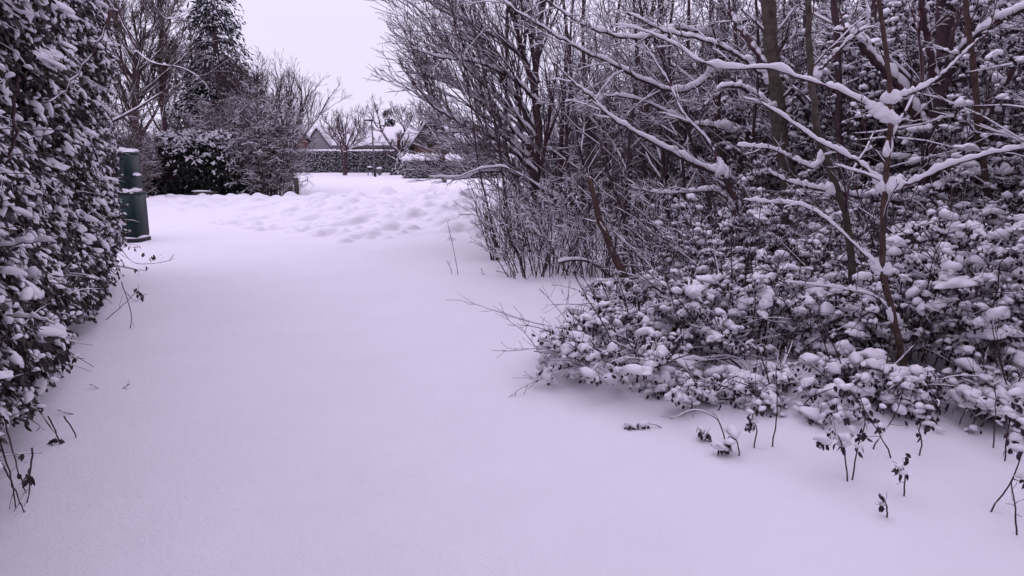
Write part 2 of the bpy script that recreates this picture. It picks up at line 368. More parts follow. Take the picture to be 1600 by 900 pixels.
# ------------------------------------------------------------------ houses
def house(name, label, x0, x1, y0, y1, eave, rise, wall, over=.4, snow=.22, windows=(), axis_x=True, chim=None, group=None):
    t = thing(name, label, 'house', ((x0 + x1) / 2, (y0 + y1) / 2, 0), group)
    g = Geo(); box(g, ((x0 + x1) / 2, (y0 + y1) / 2, -.1), (x1 - x0, y1 - y0, eave + .1)); 
    if axis_x:
        ym = (y0 + y1) / 2
        for xx in (x0, x1): g.add([(xx, y0, eave), (xx, y1, eave), (xx, ym, eave + rise)], T=[[0, 1, 2]])
    else:
        xm = (x0 + x1) / 2
        for yy in (y0, y1): g.add([(x0, yy, eave), (x1, yy, eave), (xm, yy, eave + rise)], T=[[0, 1, 2]])
    g.build('wall', wall, t, False)
    def slopes(g, th0, th1, ov):
        if axis_x:
            ym = (y0 + y1) / 2; k = rise / (ym - y0)
            for sg, ye in ((-1, y0 - ov), (1, y1 + ov)):
                ze = eave - ov * k
                p = [(x0 - ov, ye, ze), (x1 + ov, ye, ze), (x1 + ov, ym, eave + rise), (x0 - ov, ym, eave + rise)]
                V = [(a, b, c + th0) for a, b, c in p] + [(a, b, c + th1) for a, b, c in p]
                g.add(V, Q=[[0, 1, 2, 3], [4, 5, 6, 7], [0, 1, 5, 4], [1, 2, 6, 5], [3, 0, 4, 7]])
        else:
            xm = (x0 + x1) / 2; k = rise / (xm - x0)
            for xe in (x0 - ov, x1 + ov):
                ze = eave - ov * k
                p = [(xe, y0 - ov, ze), (xe, y1 + ov, ze), (xm, y1 + ov, eave + rise), (xm, y0 - ov, eave + rise)]
                V = [(a, b, c + th0) for a, b, c in p] + [(a, b, c + th1) for a, b, c in p]
                g.add(V, Q=[[0, 1, 2, 3], [4, 5, 6, 7], [0, 1, 5, 4], [1, 2, 6, 5], [3, 0, 4, 7]])
    g = Geo(); slopes(g, .02, .16, over); rf = g.build('roof', M['tile'], t, False)
    g = Geo(); slopes(g, .165, .165 + snow, over - .04); g.build('snow', M['snow'], t, False)
    g = Geo()
    if axis_x:
        k = rise / ((y1 - y0) / 2); g = Geo(); box(g, ((x0 + x1) / 2, y0 - over - .05, eave - over * k - .12), (x1 - x0 + 2 * over, .08, .22)); g.build('fascia', M['fascia'], t, False)
    for (wx, wz, ww, wh) in windows:
        g = Geo(); box(g, (wx, y0 - .03, wz), (ww, .08, wh)); f = g.build('window', M['wall_pale'], t, False)
        g = Geo(); box(g, (wx, y0 - .08, wz + .07), (ww - .14, .04, wh - .14)); pn = g.build('pane', M['glass'], t, False); pn.parent = f
    if chim:
        g = Geo(); box(g, (chim[0], chim[1], chim[2]), (.7, .7, chim[3])); c = g.build('chimney', M['brick_red'], t, False)
        g = Geo(); box(g, (chim[0], chim[1], chim[2] + chim[3]), (.74, .74, .18), .06); g.build('snow', M['snow'], t)
    return t
XA = lambda u, Y: (u - 800) / F * Y * 1.0
house('bungalow', 'low bungalow with a long snow covered roof behind the street lamp', -18.2, -9.0, 78, 86, 2.3, 1.65, M['wall_grey'], windows=[(-16, .9, 1.6, 1.1), (-13, .9, 2.0, 1.1), (-10.5, .9, 1.4, 1.1)])
house('house', 'pale house with a steep snowy roof, beyond the hedge left of the round bare tree', -23.3, -20.1, 84, 92, 1.95, 2.2, M['wall_pale'], axis_x=False, over=.3)
house('brick_house', 'small red brick house end showing at the edge of the twiggy bush', -23.6, -22.2, 79, 82.5, 2.7, .6, M['brick_red'], over=.15)
# dark gabled house to the right of the pollarded tree, seen through the thicket
t = house('gabled_house', 'brick house with a dark tiled gable, seen past the left end of the thicket', -7.3, -4.4, 56, 63, 2.25, 2.0, M['brick'], axis_x=False, over=.35, snow=.2, windows=[(-5.0, 1.0, .9, 1.0)])
g = Geo(); g.add([(-7.45, 55.62, 2.17), (-4.25, 55.62, 2.17), (-5.85, 55.62, 4.2), (-7.45, 55.9, 2.17), (-4.25, 55.9, 2.17), (-5.85, 55.9, 4.2)],
     Q=[[0, 1, 4, 3], [1, 2, 5, 4], [2, 0, 3, 5]], T=[[0, 1, 2], [3, 4, 5]]); g.build('gable', M['tile'], t, False)
house('long_bungalow', 'brick bungalow with a broad snow covered roof seen through the bare thicket', -4.1, 5.2, 57, 66, 2.25, 1.4, M['brick'], over=.5, windows=[(-1.9, .9, 1.5, 1.1), (1.6, .9, 2.2, 1.1)])

# ------------------------------------------------------------------ distant hedges
def box_hedge(label, x0, x1, y0, y1, h, cap, n, material, leafm, seed, group):
    r = np.random.default_rng(seed)
    t = thing('hedge', label, 'hedge', ((x0 + x1) / 2, (y0 + y1) / 2, 0), group)
    # rounded body
    nu = max(20, int((x1 - x0) / .18)); pr = [(0, -1, 0), (0, -1, .5), (0, -1.03, .8), (0, -.85, 1), (0, 0, 1.04), (0, .85, 1), (0, 1, .8), (0, 1, .4), (0, 1, 0)]
    yc, hw = (y0 + y1) / 2, (y1 - y0) / 2; xs = np.linspace(x0, x1, nu)
    V = np.zeros((nu, len(pr), 3))
    for i_, x in enumerate(xs):
        e = min(x - x0, x1 - x) ; k = .6 + .4 * min(1, e / (hw * .8)) ** .5
        for j_, (_, py, pz) in enumerate(pr):
            V[i_, j_] = (x, yc + py * hw * k, pz * h * (.8 + .2 * k) - (.1 if pz == 0 else 0))
    V[1:-1, :, :] += r.normal(0, .035, V[1:-1].shape)
    V[0, :, 0] -= .05
    m_ = len(pr); q = [[a * m_ + b, (a + 1) * m_ + b, (a + 1) * m_ + b + 1, a * m_ + b + 1] for a in range(nu - 1) for b in range(m_ - 1)]
    q += [[e * m_ + 0, e * m_ + 1, e * m_ + 7, e * m_ + 8] for e in (0, nu - 1)] + [[e * m_ + 1, e * m_ + 2, e * m_ + 6, e * m_ + 7] for e in (0, nu - 1)] + [[e * m_ + 2, e * m_ + 3, e * m_ + 5, e * m_ + 6] for e in (0, nu - 1)]
    g = Geo(); g.add(V, Q=q); g.build('body', material, t)
    g = Geo(); s = r.random(n)
    face = r.random(n) < .82
    px = np.where(face, x0 + (x1 - x0) * s, np.where(r.random(n) < .5, x0, x1)); pz = r.uniform(.03, h, n)
    py = np.where(face, y0 - .02, r.uniform(y0, y1, n))
    P = np.stack([px, py, pz], 1) + r.normal(0, .03, (n, 3))
    D = np.stack([r.normal(0, .6, n), -r.uniform(.1, 1, n), r.normal(-.3, .6, n)], 1)
    leaves(g, P, D, r.uniform(.06, .14, n), r.uniform(.02, .045, n)); g.build('leaves', leafm, t)
    g = Geo(); k = int(n * .55); 
    blobs(g, P[:k] + np.array([0, -.02, .0]), r.uniform(.03, .085, k), r.uniform(.015, .035, k), r.uniform(.01, .03, k), droop=r.uniform(0, .9, k))
    # snow lying on top
    kx = int((x1 - x0) / .12); cx = np.linspace(x0 + .1, x1 - .1, kx)
    for rw in np.linspace(-.75, .75, 5):
        C = np.stack([cx + r.normal(0, .04, kx), yc + rw * hw + r.normal(0, .04, kx), np.full(kx, h * .99)], 1)
        blobs(g, C, r.uniform(.16, .24, kx), r.uniform(.16, .24, kx), cap * (1 - .45 * rw * rw) * r.uniform(.8, 1.1, kx))
    g.build('snow', M['snow'], t)
box_hedge('long clipped snow speckled hedge behind the street lamp and the round bare tree', -18.1, -8.4, 60, 61.6, 1.72, .13, 5200, M['far_hedge'], M['far_hedge'], 3, 'clipped hedges across the road')
box_hedge('clipped green hedge under a thick round cap of snow in front of the brick houses', -6.75, 5.5, 46.5, 48.3, 1.12, .42, 5200, M['far_hedge'], M['hedge_leaf'], 4, 'clipped hedges across the road')

# snowy little conifer shrub in the gap
t = thing('shrub', 'small drooping shrub white with snow between the two clipped hedges', 'shrub', (-8.0, 54, 0))
g = Geo(); gs = Geo(); n = 260
aa = rng.uniform(0, 6.28, n); zz = rng.uniform(.05, 1.5, n); rad = .75 * (1 - zz / 1.9)
P = np.stack([-8.0 + np.cos(aa) * rad, 54 + np.sin(aa) * rad, zz], 1); D = np.stack([np.cos(aa), np.sin(aa), -np.full(n, 1.2)], 1)
leaves(g, P, D, .3, .07); blobs(gs, P + [0, 0, .03], .13, .05, .04, aa, .8)
g.build('foliage', M['needle'], t); gs.build('snow', M['snow'], t)

# ------------------------------------------------------------------ tree builder
def tree(name, label, cat, stems, levels, barkm='bark', twigm='twig', group=None, snow_min=.004, hk=1.0, sides=(10, 6, 4, 3), stem_part='trunk', limbs=(), extra=None, snow_level=9, loc=None, stemK=16, hfac=1.5, trunk_snow=True, forks=()):
    """stems / limbs: lists of (points, r0, r1); levels: list of dicts for spawn"""
    base = np.array(stems[0][0][0] if loc is None else loc, float)
    t = thing(name, label, cat, tuple(base), group)
    gt, gb, gs = Geo(), Geo(), Geo()
    polys = []
    for pts, r0, r1 in stems:
        P = smoothpath(pts, stemK, r0 * .12); rr = np.linspace(r0, r1, stemK) * (1 + .06 * rng.normal(0, 1, stemK)); rr[0] *= 1.25
        tubes(gt, P, rr, sides[0], cap=True)
        if trunk_snow: snowcaps(gs, P, rr, hk, hfac=hfac * .8, lim=.28)
        polys.append((P[None], rr[None]))
    for pts, r0, r1 in limbs:
        P = smoothpath(pts, 44, r0 * .16); rr = np.linspace(r0, r1, 44) * (1 + .05 * rng.normal(0, 1, 44)); rr[:3] *= np.array([1.5, 1.3, 1.1])
        tubes(gb, P, rr, max(sides[1], 6), cap=True); snowcaps(gs, P, rr, hk * 1.1, hmin=.010, hfac=hfac, lim=.12, lump=.32)
        kb = rng.integers(2, 42, 9); kb = kb[(np.abs(nrm(P[kb + 1] - P[kb])[:, 2]) < .55)]; kb = kb if r0 < .06 else kb[:0]; nk = len(kb); blobs(gs, P[kb] + [0, 0, 1] * rr[kb][:, None] * .8, rr[kb] * rng.uniform(1.8, 4, nk) + .008, rr[kb] * 1.2 + .002, rr[kb] * rng.uniform(1.2, 2.0, nk) + .006, np.arctan2((P[kb + 1] - P[kb])[:, 1], (P[kb + 1] - P[kb])[:, 0]), -np.arcsin(np.clip(nrm(P[kb + 1] - P[kb])[:, 2], -1, 1)), BL2)
        if r0 < .03:
            yw = np.arctan2((P[3] - P[0])[1:2], (P[3] - P[0])[0:1])
            for kk_, sc_ in ((0, 1.0), (1, .95), (2, .8), (3, .62), (4, .5)): blobs(gs, P[kk_:kk_ + 1] + [0, 0, r0 * .5], (r0 * 1.6 + .032) * sc_ * hk, (r0 * 1.15 + .008) * sc_, (r0 * 2.0 + .028) * sc_ * hk, yw, 0.0, BLS)
        polys.append((P[None], rr[None]))
    cur = None
    for li, lv in enumerate(levels):
        lv = dict(lv); src = lv.pop('src', None); n = lv.pop('n'); hk2 = lv.pop('hk', hk)
        if li == 0:
            outs = [spawn(P, rr, n, **lv) for P, rr in (polys if src is None else polys[src:])]
            P = np.concatenate([o_[0] for o_ in outs]); rr = np.concatenate([o_[1] for o_ in outs])
        else: P, rr = spawn(cur[0], cur[1], n, **lv)
        # keep the lane clear and stay above the ground
        ok = (P[:, -1, 2] > .05)
        P, rr = P[ok], rr[ok]
        tubes(gb, P, rr, sides[min(li + 1, len(sides) - 1)])
        if li < snow_level: snowcaps(gs, P, rr, hk2, hfac=hfac, hmin=.0045 if li == 0 else .002, wk=1.1 if li == 0 else .8, prof=PROF if li < 1 else PROF4)
        cur = (P, rr)
    gt.build(stem_part, M[barkm], t); gb.build('branches', M[twigm], t); gs.build('snow', M['snow'], t)
    return t

def fr(u, v, Y): return W(u, v, Y)
def base(u, v, Y):
    p = W(u, v, Y); p[2] = G0(p[0], p[1]) - .05; return p
def px(pts, Y0, Y1=None, ground=False):
    n = len(pts); Y1 = Y0 if Y1 is None else Y1
    out = [W(u, v, Y0 + (Y1 - Y0) * k / (n - 1)) for k, (u, v) in enumerate(pts)]
    if ground: out[0][2] = G0(out[0][0], out[0][1]) - .06
    return out

# street trees
tree('street_tree', 'round bare pollarded tree in front of the long clipped hedge, left of the lamp', 'tree',
     [(px([(539, 271), (539, 250), (540, 232)], 53, ground=True), .16, .14)],
     [dict(n=15, lf=(1, 1), labs=(2.7, 4.1), ang=50, K=8, up=.15, wob=.2, tmin=.86, rk=.5, rmin=.02, taper=.4), dict(n=7, lf=(.3, .65), ang=36, K=6, up=.12, wob=.2, rmin=.014, rk=.75), dict(n=6, lf=(.3, .7), ang=34, K=4, up=.14, rmin=.009), dict(n=2, lf=(.3, .7), ang=34, K=3, up=.1, rmin=.008)],
     sides=(8, 4, 3, 3), hk=.4, group='bare street trees', snow_level=2)
tree('street_tree', 'gnarled bare forked tree between the lamp and the gabled house', 'tree',
     [(px([(624, 268), (624, 250), (625, 238)], 56, ground=True), .22, .2)],
     [dict(n=8, lf=(1, 1), labs=(1.4, 2.4), ang=36, K=6, up=.12, wob=.14, tmin=.4, rk=.5, rmin=.025, taper=.5), dict(n=5, lf=(.4, .8), ang=38, K=5, up=.15, wob=.16, rmin=.014, rk=.6), dict(n=5, lf=(.4, .8), ang=38, K=4, up=.12, wob=.2, rmin=.010), dict(n=3, lf=(.4, .9), ang=38, K=4, up=.08, rmin=.007)],
     sides=(8, 5, 4, 3), hk=.25, group='bare street trees', snow_level=2, limbs=[(px([(624, 238), (608, 222), (597, 205), (592, 188)], 56), .12, .06), (px([(625, 238), (642, 225), (655, 205), (660, 188)], 56), .12, .06), (px([(625, 238), (622, 222), (632, 205), (625, 190)], 56), .10, .05)])
tree('street_tree', 'small knotty bare tree with a snowy trunk in front of the snow capped hedge', 'tree',
     [(px([(694, 284), (693, 255), (692, 228)], 40, ground=True), .12, .10)],
     [dict(n=9, lf=(1, 1), labs=(.6, 1.2), ang=55, K=6, up=.15, wob=.35, tmin=.85, rk=.5, rmin=.02, taper=.5), dict(n=6, lf=(.5, .8), ang=45, K=4, up=.1, wob=.25, rmin=.011), dict(n=4, lf=(.4, .9), ang=40, K=3, up=.08, rmin=.007)],
     sides=(8, 4, 3, 3), hk=.9, group='bare street trees', snow_level=2)
# far conifer tip beyond bungalow
def conifer(label, x, y, h, rw, n, seed, leafL, blobk, zc=.05):
    r = np.random.default_rng(seed)
    t = thing('conifer', label, 'tree', (x, y, 0))
    g = Geo(); tubes(g, [(x, y, -.1), (x + .05, y, h * .5), (x, y, h * .98)], [rw * .09, rw * .05, .02], 8); g.build('trunk', M['bark'], t)
    gl, gs, gb = Geo(), Geo(), Geo()
    zz = zc * h + (h * (1 - zc)) * (1 - np.sqrt(r.random(n))) ; zz = np.minimum(zz, h * .985)
    ln = rw * ((1 - zz / h) ** .8) * r.uniform(.6, 1.12, n) + .12; aa = r.uniform(0, 2 * np.pi, n)
    K = 7; P = np.zeros((n, K, 3)); s = np.linspace(0, 1, K)
    P[..., 0] = x + np.cos(aa)[:, None] * ln[:, None] * s; P[..., 1] = y + np.sin(aa)[:, None] * ln[:, None] * s
    P[..., 2] = zz[:, None] + ln[:, None] * (.22 * s - .62 * s ** 2.2)
    tubes(gb, P, np.linspace(.03, .008, K)[None] * np.ones((n, 1)), 3); gb.build('branches', M['bark'], t)
    # sprays hanging along the branches
    m = 26; idx = np.repeat(np.arange(n), m); ss = .25 + .78 * r.random(n * m); f = np.clip(ss, 0, .999) * (K - 1); k = f.astype(int); u = (f - k)[:, None]
    p = P[idx, k] * (1 - u) + P[idx, k + 1] * u + r.normal(0, .05 * rw, (n * m, 3)) * [1, 1, .5]
    out = np.stack([np.cos(aa[idx]), np.sin(aa[idx]), np.zeros(n * m)], 1)
    D = out * r.uniform(.2, 1.2, (n * m, 1)) + r.normal(0, .45, (n * m, 3)); D[:, 2] -= r.uniform(.3, 1.2, n * m)
    leaves(gl, p, D, leafL * r.uniform(.6, 1.4, n * m), leafL * .17); gl.build('needles', M['needle'], t)
    kk = r.random(n * m) < blobk; q = p[kk]; c = len(q)
    blobs(gs, q + D[kk] / np.linalg.norm(D[kk], axis=1, keepdims=True) * leafL * .25 + [0, 0, leafL * .10], leafL * r.uniform(.25, .6, c), leafL * r.uniform(.10, .2, c), leafL * r.uniform(.06, .14, c), aa[idx][kk] + r.normal(0, .4, c), r.uniform(.3, 1.0, c))
    gs.build('snow', M['snow'], t)
    return t
conifer('tall dark conifer with drooping snowy boughs rising behind the left bushes', W(330, 0, 33)[0], 33, 9.9, 3.1, 560, 5, .21, .30)
conifer('distant conifer tip showing over the bungalow roof', W(600, 0, 95)[0], 95, 7.2, 1.7, 90, 6, .5, .12)

# ------------------------------------------------------------------ street lamp and small street things
b = W(586, 273, 50); t = thing('street_lamp', 'thin grey street lamp with a flat snow topped head in front of the long hedge', 'street lamp', (b[0], b[1], G0(b[0], b[1])))
top = W(580.5, 188, 50); g = Geo(); tubes(g, [(b[0], 50, G0(b[0], 50) - .1), (b[0] * .5 + top[0] * .5, 50, top[2] / 2), tuple(top)], [.07, .055, .045], 10, True); g.build('pole', M['metal'], t)
g = Geo(); tubes(g, [(b[0], 50, -.05), (b[0] - .01, 50, .5)], [.1, .095], 10, True); g.build('base', M['dark_plastic'], t)
g = Geo(); box(g, (top[0] - .2, 50, top[2] - .04), (.62, .2, .1), .03); g.build('lamp_head', M['dark_plastic'], t)
g = Geo(); blobs(g, np.array([[top[0] - .2, 50, top[2] + .05]]), .3, .1, .06, np.zeros(1), tpl=BL2); g.build('snow', M['snow'], t)
b = W(578.5, 270, 53); t = thing('signboard_stand', 'small dark board on two legs with snow on top, just left of the lamp foot', 'stand', (b[0], 53, 0)); z0 = G0(b[0], 53)
for s_ in (-.15, .15):
    g = Geo(); box(g, (b[0] + s_, 53, z0 - .05), (.05, .05, .6)); g.build('leg', M['metal'], t, False)
g = Geo(); box(g, (b[0], 53, z0 + .25), (.38, .12, .12), .01); g.build('rail', M['metal'], t, False)
g = Geo(); box(g, (b[0], 53, z0 + .42), (.36, .2, .16), .01); g.build('board', M['dark_plastic'], t, False)
g = Geo(); blobs(g, np.array([[b[0], 53, z0 + .58]]), .2, .12, .09, np.zeros(1), tpl=BL2); g.build('snow', M['snow'], t)
b = W(593, 269, 53); t = thing('litter_bin', 'grey litter bin capped with snow, just right of the lamp foot', 'bin', (b[0], 53, 0)); z0 = G0(b[0], 53)
g = Geo(); box(g, (b[0], 53, z0 + .08), (.3, .3, .42), .03, 1.12); g.build('body', M['metal'], t, False)
g = Geo(); box(g, (b[0], 53, z0 - .05), (.08, .08, .14)); g.build('post', M['dark_plastic'], t, False)
g = Geo(); blobs(g, np.array([[b[0], 53, z0 + .5]]), .22, .2, .1, np.zeros(1), tpl=BL2); g.build('snow', M['snow'], t)
b = W(464, 306, 25.0); z0 = G0(b[0], 25.0) + .08; t = thing('marker_post', 'short dark wooden post standing in the snow at the end of the twiggy bush', 'post', (b[0], 25.0, z0))
g = Geo(); box(g, (b[0], 25.0, z0 - .1), (.15, .13, .56), .015, .96, .2); g.build('post', M['wood'], t, False)
g = Geo(); blobs(g, np.array([[b[0], 25.0, z0 + .455]]), .075, .065, .03, np.zeros(1), tpl=BL2); g.build('snow', M['snow'], t)
b = W(322, 317, 24.2); z0 = G0(b[0], 24.2); t = thing('timber_rail', 'low dark timber edging half buried in snow below the laurel hedge', 'edging', (b[0], 24.2, z0))
g = Geo(); box(g, (b[0], 24.2, z0 - .06), (.75, .1, .13), .01); g.build('timber', M['wood'], t, False)
g = Geo(); blobs(g, np.array([[b[0] - .1, 24.25, z0 + .07]]), .36, .06, .04, np.zeros(1), tpl=BL2); g.build('snow', M['snow'], t)

# ------------------------------------------------------------------ green container beside the hedge
cx, cy = W(207, 374, 13.2)[0] - .15, 13.4; z0 = G0(cx, cy)
t = thing('storage_bin', 'dark green two tier metal container with snowy ledges at the end of the left hedge', 'container', (cx, cy, z0))
g = Geo(); box(g, (cx, cy, z0 - .03), (.56, .5, .13), .03); g.build('base', M['dark_plastic'], t, False)
g = Geo(); box(g, (cx, cy, z0 + .10), (.52, .46, .76), .012, .99); g.build('lower_body', M['green_paint'], t, False)
g = Geo(); box(g, (cx, cy, z0 + .86), (.54, .47, .045), .012); g.build('ledge', M['green_paint'], t, False)
g = Geo(); box(g, (cx - .03, cy + .01, z0 + .905), (.49, .4, .66), .012, .995); g.build('upper_body', M['green_paint'], t, False)
g = Geo(); box(g, (cx + .21, cy, z0 + 1.16), (.1, .3, .035), .008); g.build('side_shelf', M['green_paint'], t, False)
g = Geo(); box(g, (cx - .03, cy + .01, z0 + 1.565), (.53, .44, .04), .012); g.build('lid', M['green_paint'], t, False)
g = Geo(); box(g, (cx - .03, cy - .197, z0 + .97), (.36, .02, .52), .004); dr_ = g.build('door', M['green_paint'], t, False)
g = Geo(); box(g, (cx + .10, cy - .215, z0 + 1.2), (.03, .03, .12), .006); h_ = g.build('handle', M['dark_plastic'], t, False); h_.parent = dr_
g = Geo(); box(g, (cx, cy - .235, z0 + .2), (.42, .03, .5), .004); g.build('panel', M['green_paint'], t, False)
g = Geo(); blobs(g, np.array([[cx - .03, cy + .01, z0 + 1.60]]), .25, .23, .08, np.zeros(1), tpl=BL3)
blobs(g, np.array([[cx + .21, cy, z0 + 1.195]]), .06, .15, .05, np.zeros(1), tpl=BL2)
blobs(g, np.array([[cx + .2, cy - .02, z0 + .905], [cx + .05, cy - .21, z0 + .905], [cx - .15, cy - .215, z0 + .9]]), np.array([.055, .16, .12]), np.array([.22, .035, .03]), np.array([.08, .05, .035]), np.zeros(3), tpl=BL2)
blobs(g, np.array([[cx, cy - .26, z0 + .085], [cx + .27, cy, z0 + .085]]), np.array([.25, .03]), np.array([.03, .22]), np.array([.03, .03]), np.zeros(2), tpl=BL2)
g.build('snow', M['snow'], t)

# ------------------------------------------------------------------ left middle distance: laurel hedge, twiggy bush, bare trees
def laurel(label, x0, x1, y0, y1, h, n, seed):
    r = np.random.default_rng(seed)
    t = thing('laurel_hedge', label, 'hedge', ((x0 + x1) / 2, (y0 + y1) / 2, 0))
    g = Geo(); V, T = ico(3)
    c = np.array([(x0 + x1) / 2, (y0 + y1) / 2, h * .45]); v = V * np.array([(x1 - x0) / 2 * .95, (y1 - y0) / 2 * .8, h * .5]) + c + r.normal(0, .06, V.shape)
    g.add(v, T=T); g.build('inner_growth', M['inner'], t)
    gl, gs = Geo(), Geo()
    aa = r.uniform(-math.pi, 0, n); ph = r.uniform(0, 1, n)  # front and top shell
    zz = h * ph; prof = np.sqrt(np.clip(1 - (ph * .97) ** 5, 0, 1))
    ex_ = np.sign(np.cos(aa)) * np.abs(np.cos(aa)) ** .55; ey_ = -np.abs(np.sin(aa)) ** .55
    C = np.stack([c[0] + ex_ * (x1 - x0) / 2 * (.9 + .1 * prof), c[1] + ey_ * (y1 - y0) / 2 * prof, zz + .05], 1)
    topm = r.random(n) < .35
    C[topm] = np.stack([r.uniform(x0 + .1, x1 - .1, topm.sum()), r.uniform(y0 + .2, y1, topm.sum()), h * r.uniform(.9, 1.08, topm.sum())], 1)
    C[:, 2] += .18 * vn(C[:, 0] / .8, C[:, 1] / .8, 31) * (C[:, 2] / h); C += r.normal(0, .09, C.shape)
    C[:, 2] = np.maximum(C[:, 2], .06)
    m = 6; idx = np.repeat(np.arange(n), m)
    D = r.normal(0, .8, (n * m, 3)) + np.array([0, -.5, -.75]); 
    leaves(gl, C[idx], D, r.uniform(.10, .19, n * m), r.uniform(.022, .038, n * m)); gl.build('leaves', M['laurel'], t)
    pk = (C[:, 2] / h) ** 3.6 * (.85 + .9 * vn(C[:, 0] / .9, C[:, 2] / .5 + C[:, 1], 33)) * 1.1; k = r.random(n) < pk; q = C[k]; c_ = len(q)
    for rep in range(3):
        blobs(gs, q + r.normal(0, .05, q.shape) + [0, -.03, .05], r.uniform(.05, .13, c_), r.uniform(.025, .055, c_), r.uniform(.02, .05, c_), None, r.uniform(.2, .9, c_))
    k = r.random(n) < .06; q = C[k]; c_ = len(q); blobs(gs, q + [0, -.05, .03], r.uniform(.04, .08, c_), .022, .02, None, r.uniform(.6, 1.1, c_))
    gs.build('snow', M['snow'], t)
laurel('dark evergreen laurel hedge with snow on its upper leaves, behind the green container', -14.2, -9.6, 26.2, 28.8, 1.95, 3600, 41)

def twig_bush(label, cx, cy, rx, ry, h, ns, seed, levels, name='twiggy_bush', r0=.02, dens=3, hk=.8, spread=1.0, group=None, snowlv=9, twm='twig'):
    global rng
    keep = rng; rng = np.random.default_rng(seed)
    t = thing(name, label, 'bush', (cx, cy, 0), group)
    gb, gs = Geo(), Geo(); K = 8
    aa = rng.uniform(0, 2 * np.pi, ns); rr_ = np.sqrt(rng.random(ns))
    b0 = np.stack([cx + np.cos(aa) * rr_ * rx * .7, cy + np.sin(aa) * rr_ * ry * .7, np.full(ns, -.05)], 1)
    hh = h * rng.uniform(.6, 1.0, ns) * (1 - .25 * rr_)
    lean = np.stack([np.cos(aa) * rx, np.sin(aa) * ry, np.zeros(ns)], 1) * (rr_ * .45 * spread)[:, None] + rng.normal(0, .08 * rx, (ns, 3)) * [1, 1, 0]
    s = np.linspace(0, 1, K)[None, :, None]
    P = b0[:, None] + lean[:, None] * s ** 1.3 + np.array([0, 0, 1.0]) * hh[:, None, None] * s + rng.normal(0, .02 * h, (ns, K, 3)) * s
    r_ = r0 * np.linspace(1, .4, K)[None] * rng.uniform(.7, 1.3, (ns, 1))
    tubes(gb, P, r_, 4); gb.build('stems', M['twigclean'], t)
    gb = Geo(); cur = (P, r_)
    for li, lv in enumerate(levels):
        lv = dict(lv); cur = spawn(cur[0], cur[1], **lv); tubes(gb, *cur, 3)
        if li < snowlv: snowcaps(gs, *cur, hk, hmin=.012, prof=PROF4)
    gb.build('twigs', M[twm], t); gs.build('snow', M['snow'], t)
    rng = keep; return t
twig_bush('dense brown twiggy bush flecked with snow, ending at the short post', -9.6, 27.8, 1.9, 1.5, 4.3, 120, 51, twm='rusty', snowlv=2, hk=.6, levels=
          [dict(n=12, lf=(.15, .32), ang=50, K=5, up=.03, wob=.25, tmin=.04, rmin=.009), dict(n=7, lf=(.4, .8), ang=50, K=4, up=0, wob=.3, rmin=.006), dict(n=3, lf=(.4, .8), ang=45, K=3, up=0, wob=.3, rmin=.005)])
twig_bush('rusty brown dense bush between the laurel hedge and the conifer', -12.3, 30.5, 2.2, 1.2, 4.0, 70, 52, twm='rusty', snowlv=1, hk=.5, levels=
          [dict(n=9, lf=(.15, .3), ang=45, K=5, up=.03, wob=.25, tmin=.2, rmin=.009), dict(n=7, lf=(.4, .8), ang=50, K=4, up=0, wob=.3, rmin=.006), dict(n=2, lf=(.4, .8), ang=45, K=3, up=0, wob=.3, rmin=.005)])
# bare fan-shaped tree above the twiggy bush
tree('bare_tree', 'fan shaped bare tree with upright shoots rising above the twiggy bush', 'tree',
     [(px([(452, 298), (452, 260), (450, 215)], 30, ground=True), .16, .12), (px([(425, 298), (420, 240), (410, 190)], 30.5, ground=True), .12, .08), (px([(385, 300), (378, 240), (370, 185)], 31, ground=True), .12, .08)],
     [dict(n=9, lf=(1, 1), labs=(2.2, 3.7), ang=24, K=8, up=.09, wob=.10, tmin=.55, rk=.5, rmin=.016), dict(n=9, lf=(.35, .7), ang=26, K=5, up=.08, wob=.12, rmin=.009), dict(n=6, lf=(.35, .7), ang=28, K=4, up=.05, rmin=.006), dict(n=2, lf=(.35, .7), ang=28, K=3, up=.05, rmin=.005)],
     sides=(8, 4, 3, 3), hk=.6, snow_level=1, barkm='bark')
# bare trees behind the left hedge
tree('bare_tree', 'large bare tree with a brown trunk rising between the left hedge and the conifer', 'tree',
     [(px([(214, 300), (213, 200), (212, 120), (222, 60)], 25, ground=True), .17, .07)],
     [dict(n=40, lf=(1, 1), labs=(1.6, 3.6), ang=42, K=8, up=.08, wob=.13, tmin=.3, rk=.45, rmin=.018), dict(n=10, lf=(.3, .6), ang=32, K=5, up=.06, wob=.14, rmin=.009), dict(n=8, lf=(.35, .7), ang=32, K=4, up=.04, rmin=.006), dict(n=3, lf=(.35, .7), ang=30, K=3, up=.03, rmin=.005)],
     sides=(9, 4, 3, 3), hk=.6, snow_level=1, stemK=20, twigm='rusty')
tree('bare_tree', 'slim bare tree beside the conifer, its crown mixed with the larger tree', 'tree',
     [(px([(262, 300), (258, 200), (250, 100), (255, 20)], 29, ground=True), .12, .05)],
     [dict(n=32, lf=(1, 1), labs=(1.3, 2.8), ang=38, K=8, up=.08, wob=.13, tmin=.3, rk=.45, rmin=.018), dict(n=9, lf=(.3, .6), ang=32, K=5, up=.06, wob=.14, rmin=.01), dict(n=6, lf=(.35, .7), ang=32, K=4, up=.04, rmin=.007)],
     sides=(9, 4, 3, 3), hk=.6, snow_level=1, stemK=20, twigm='rusty')
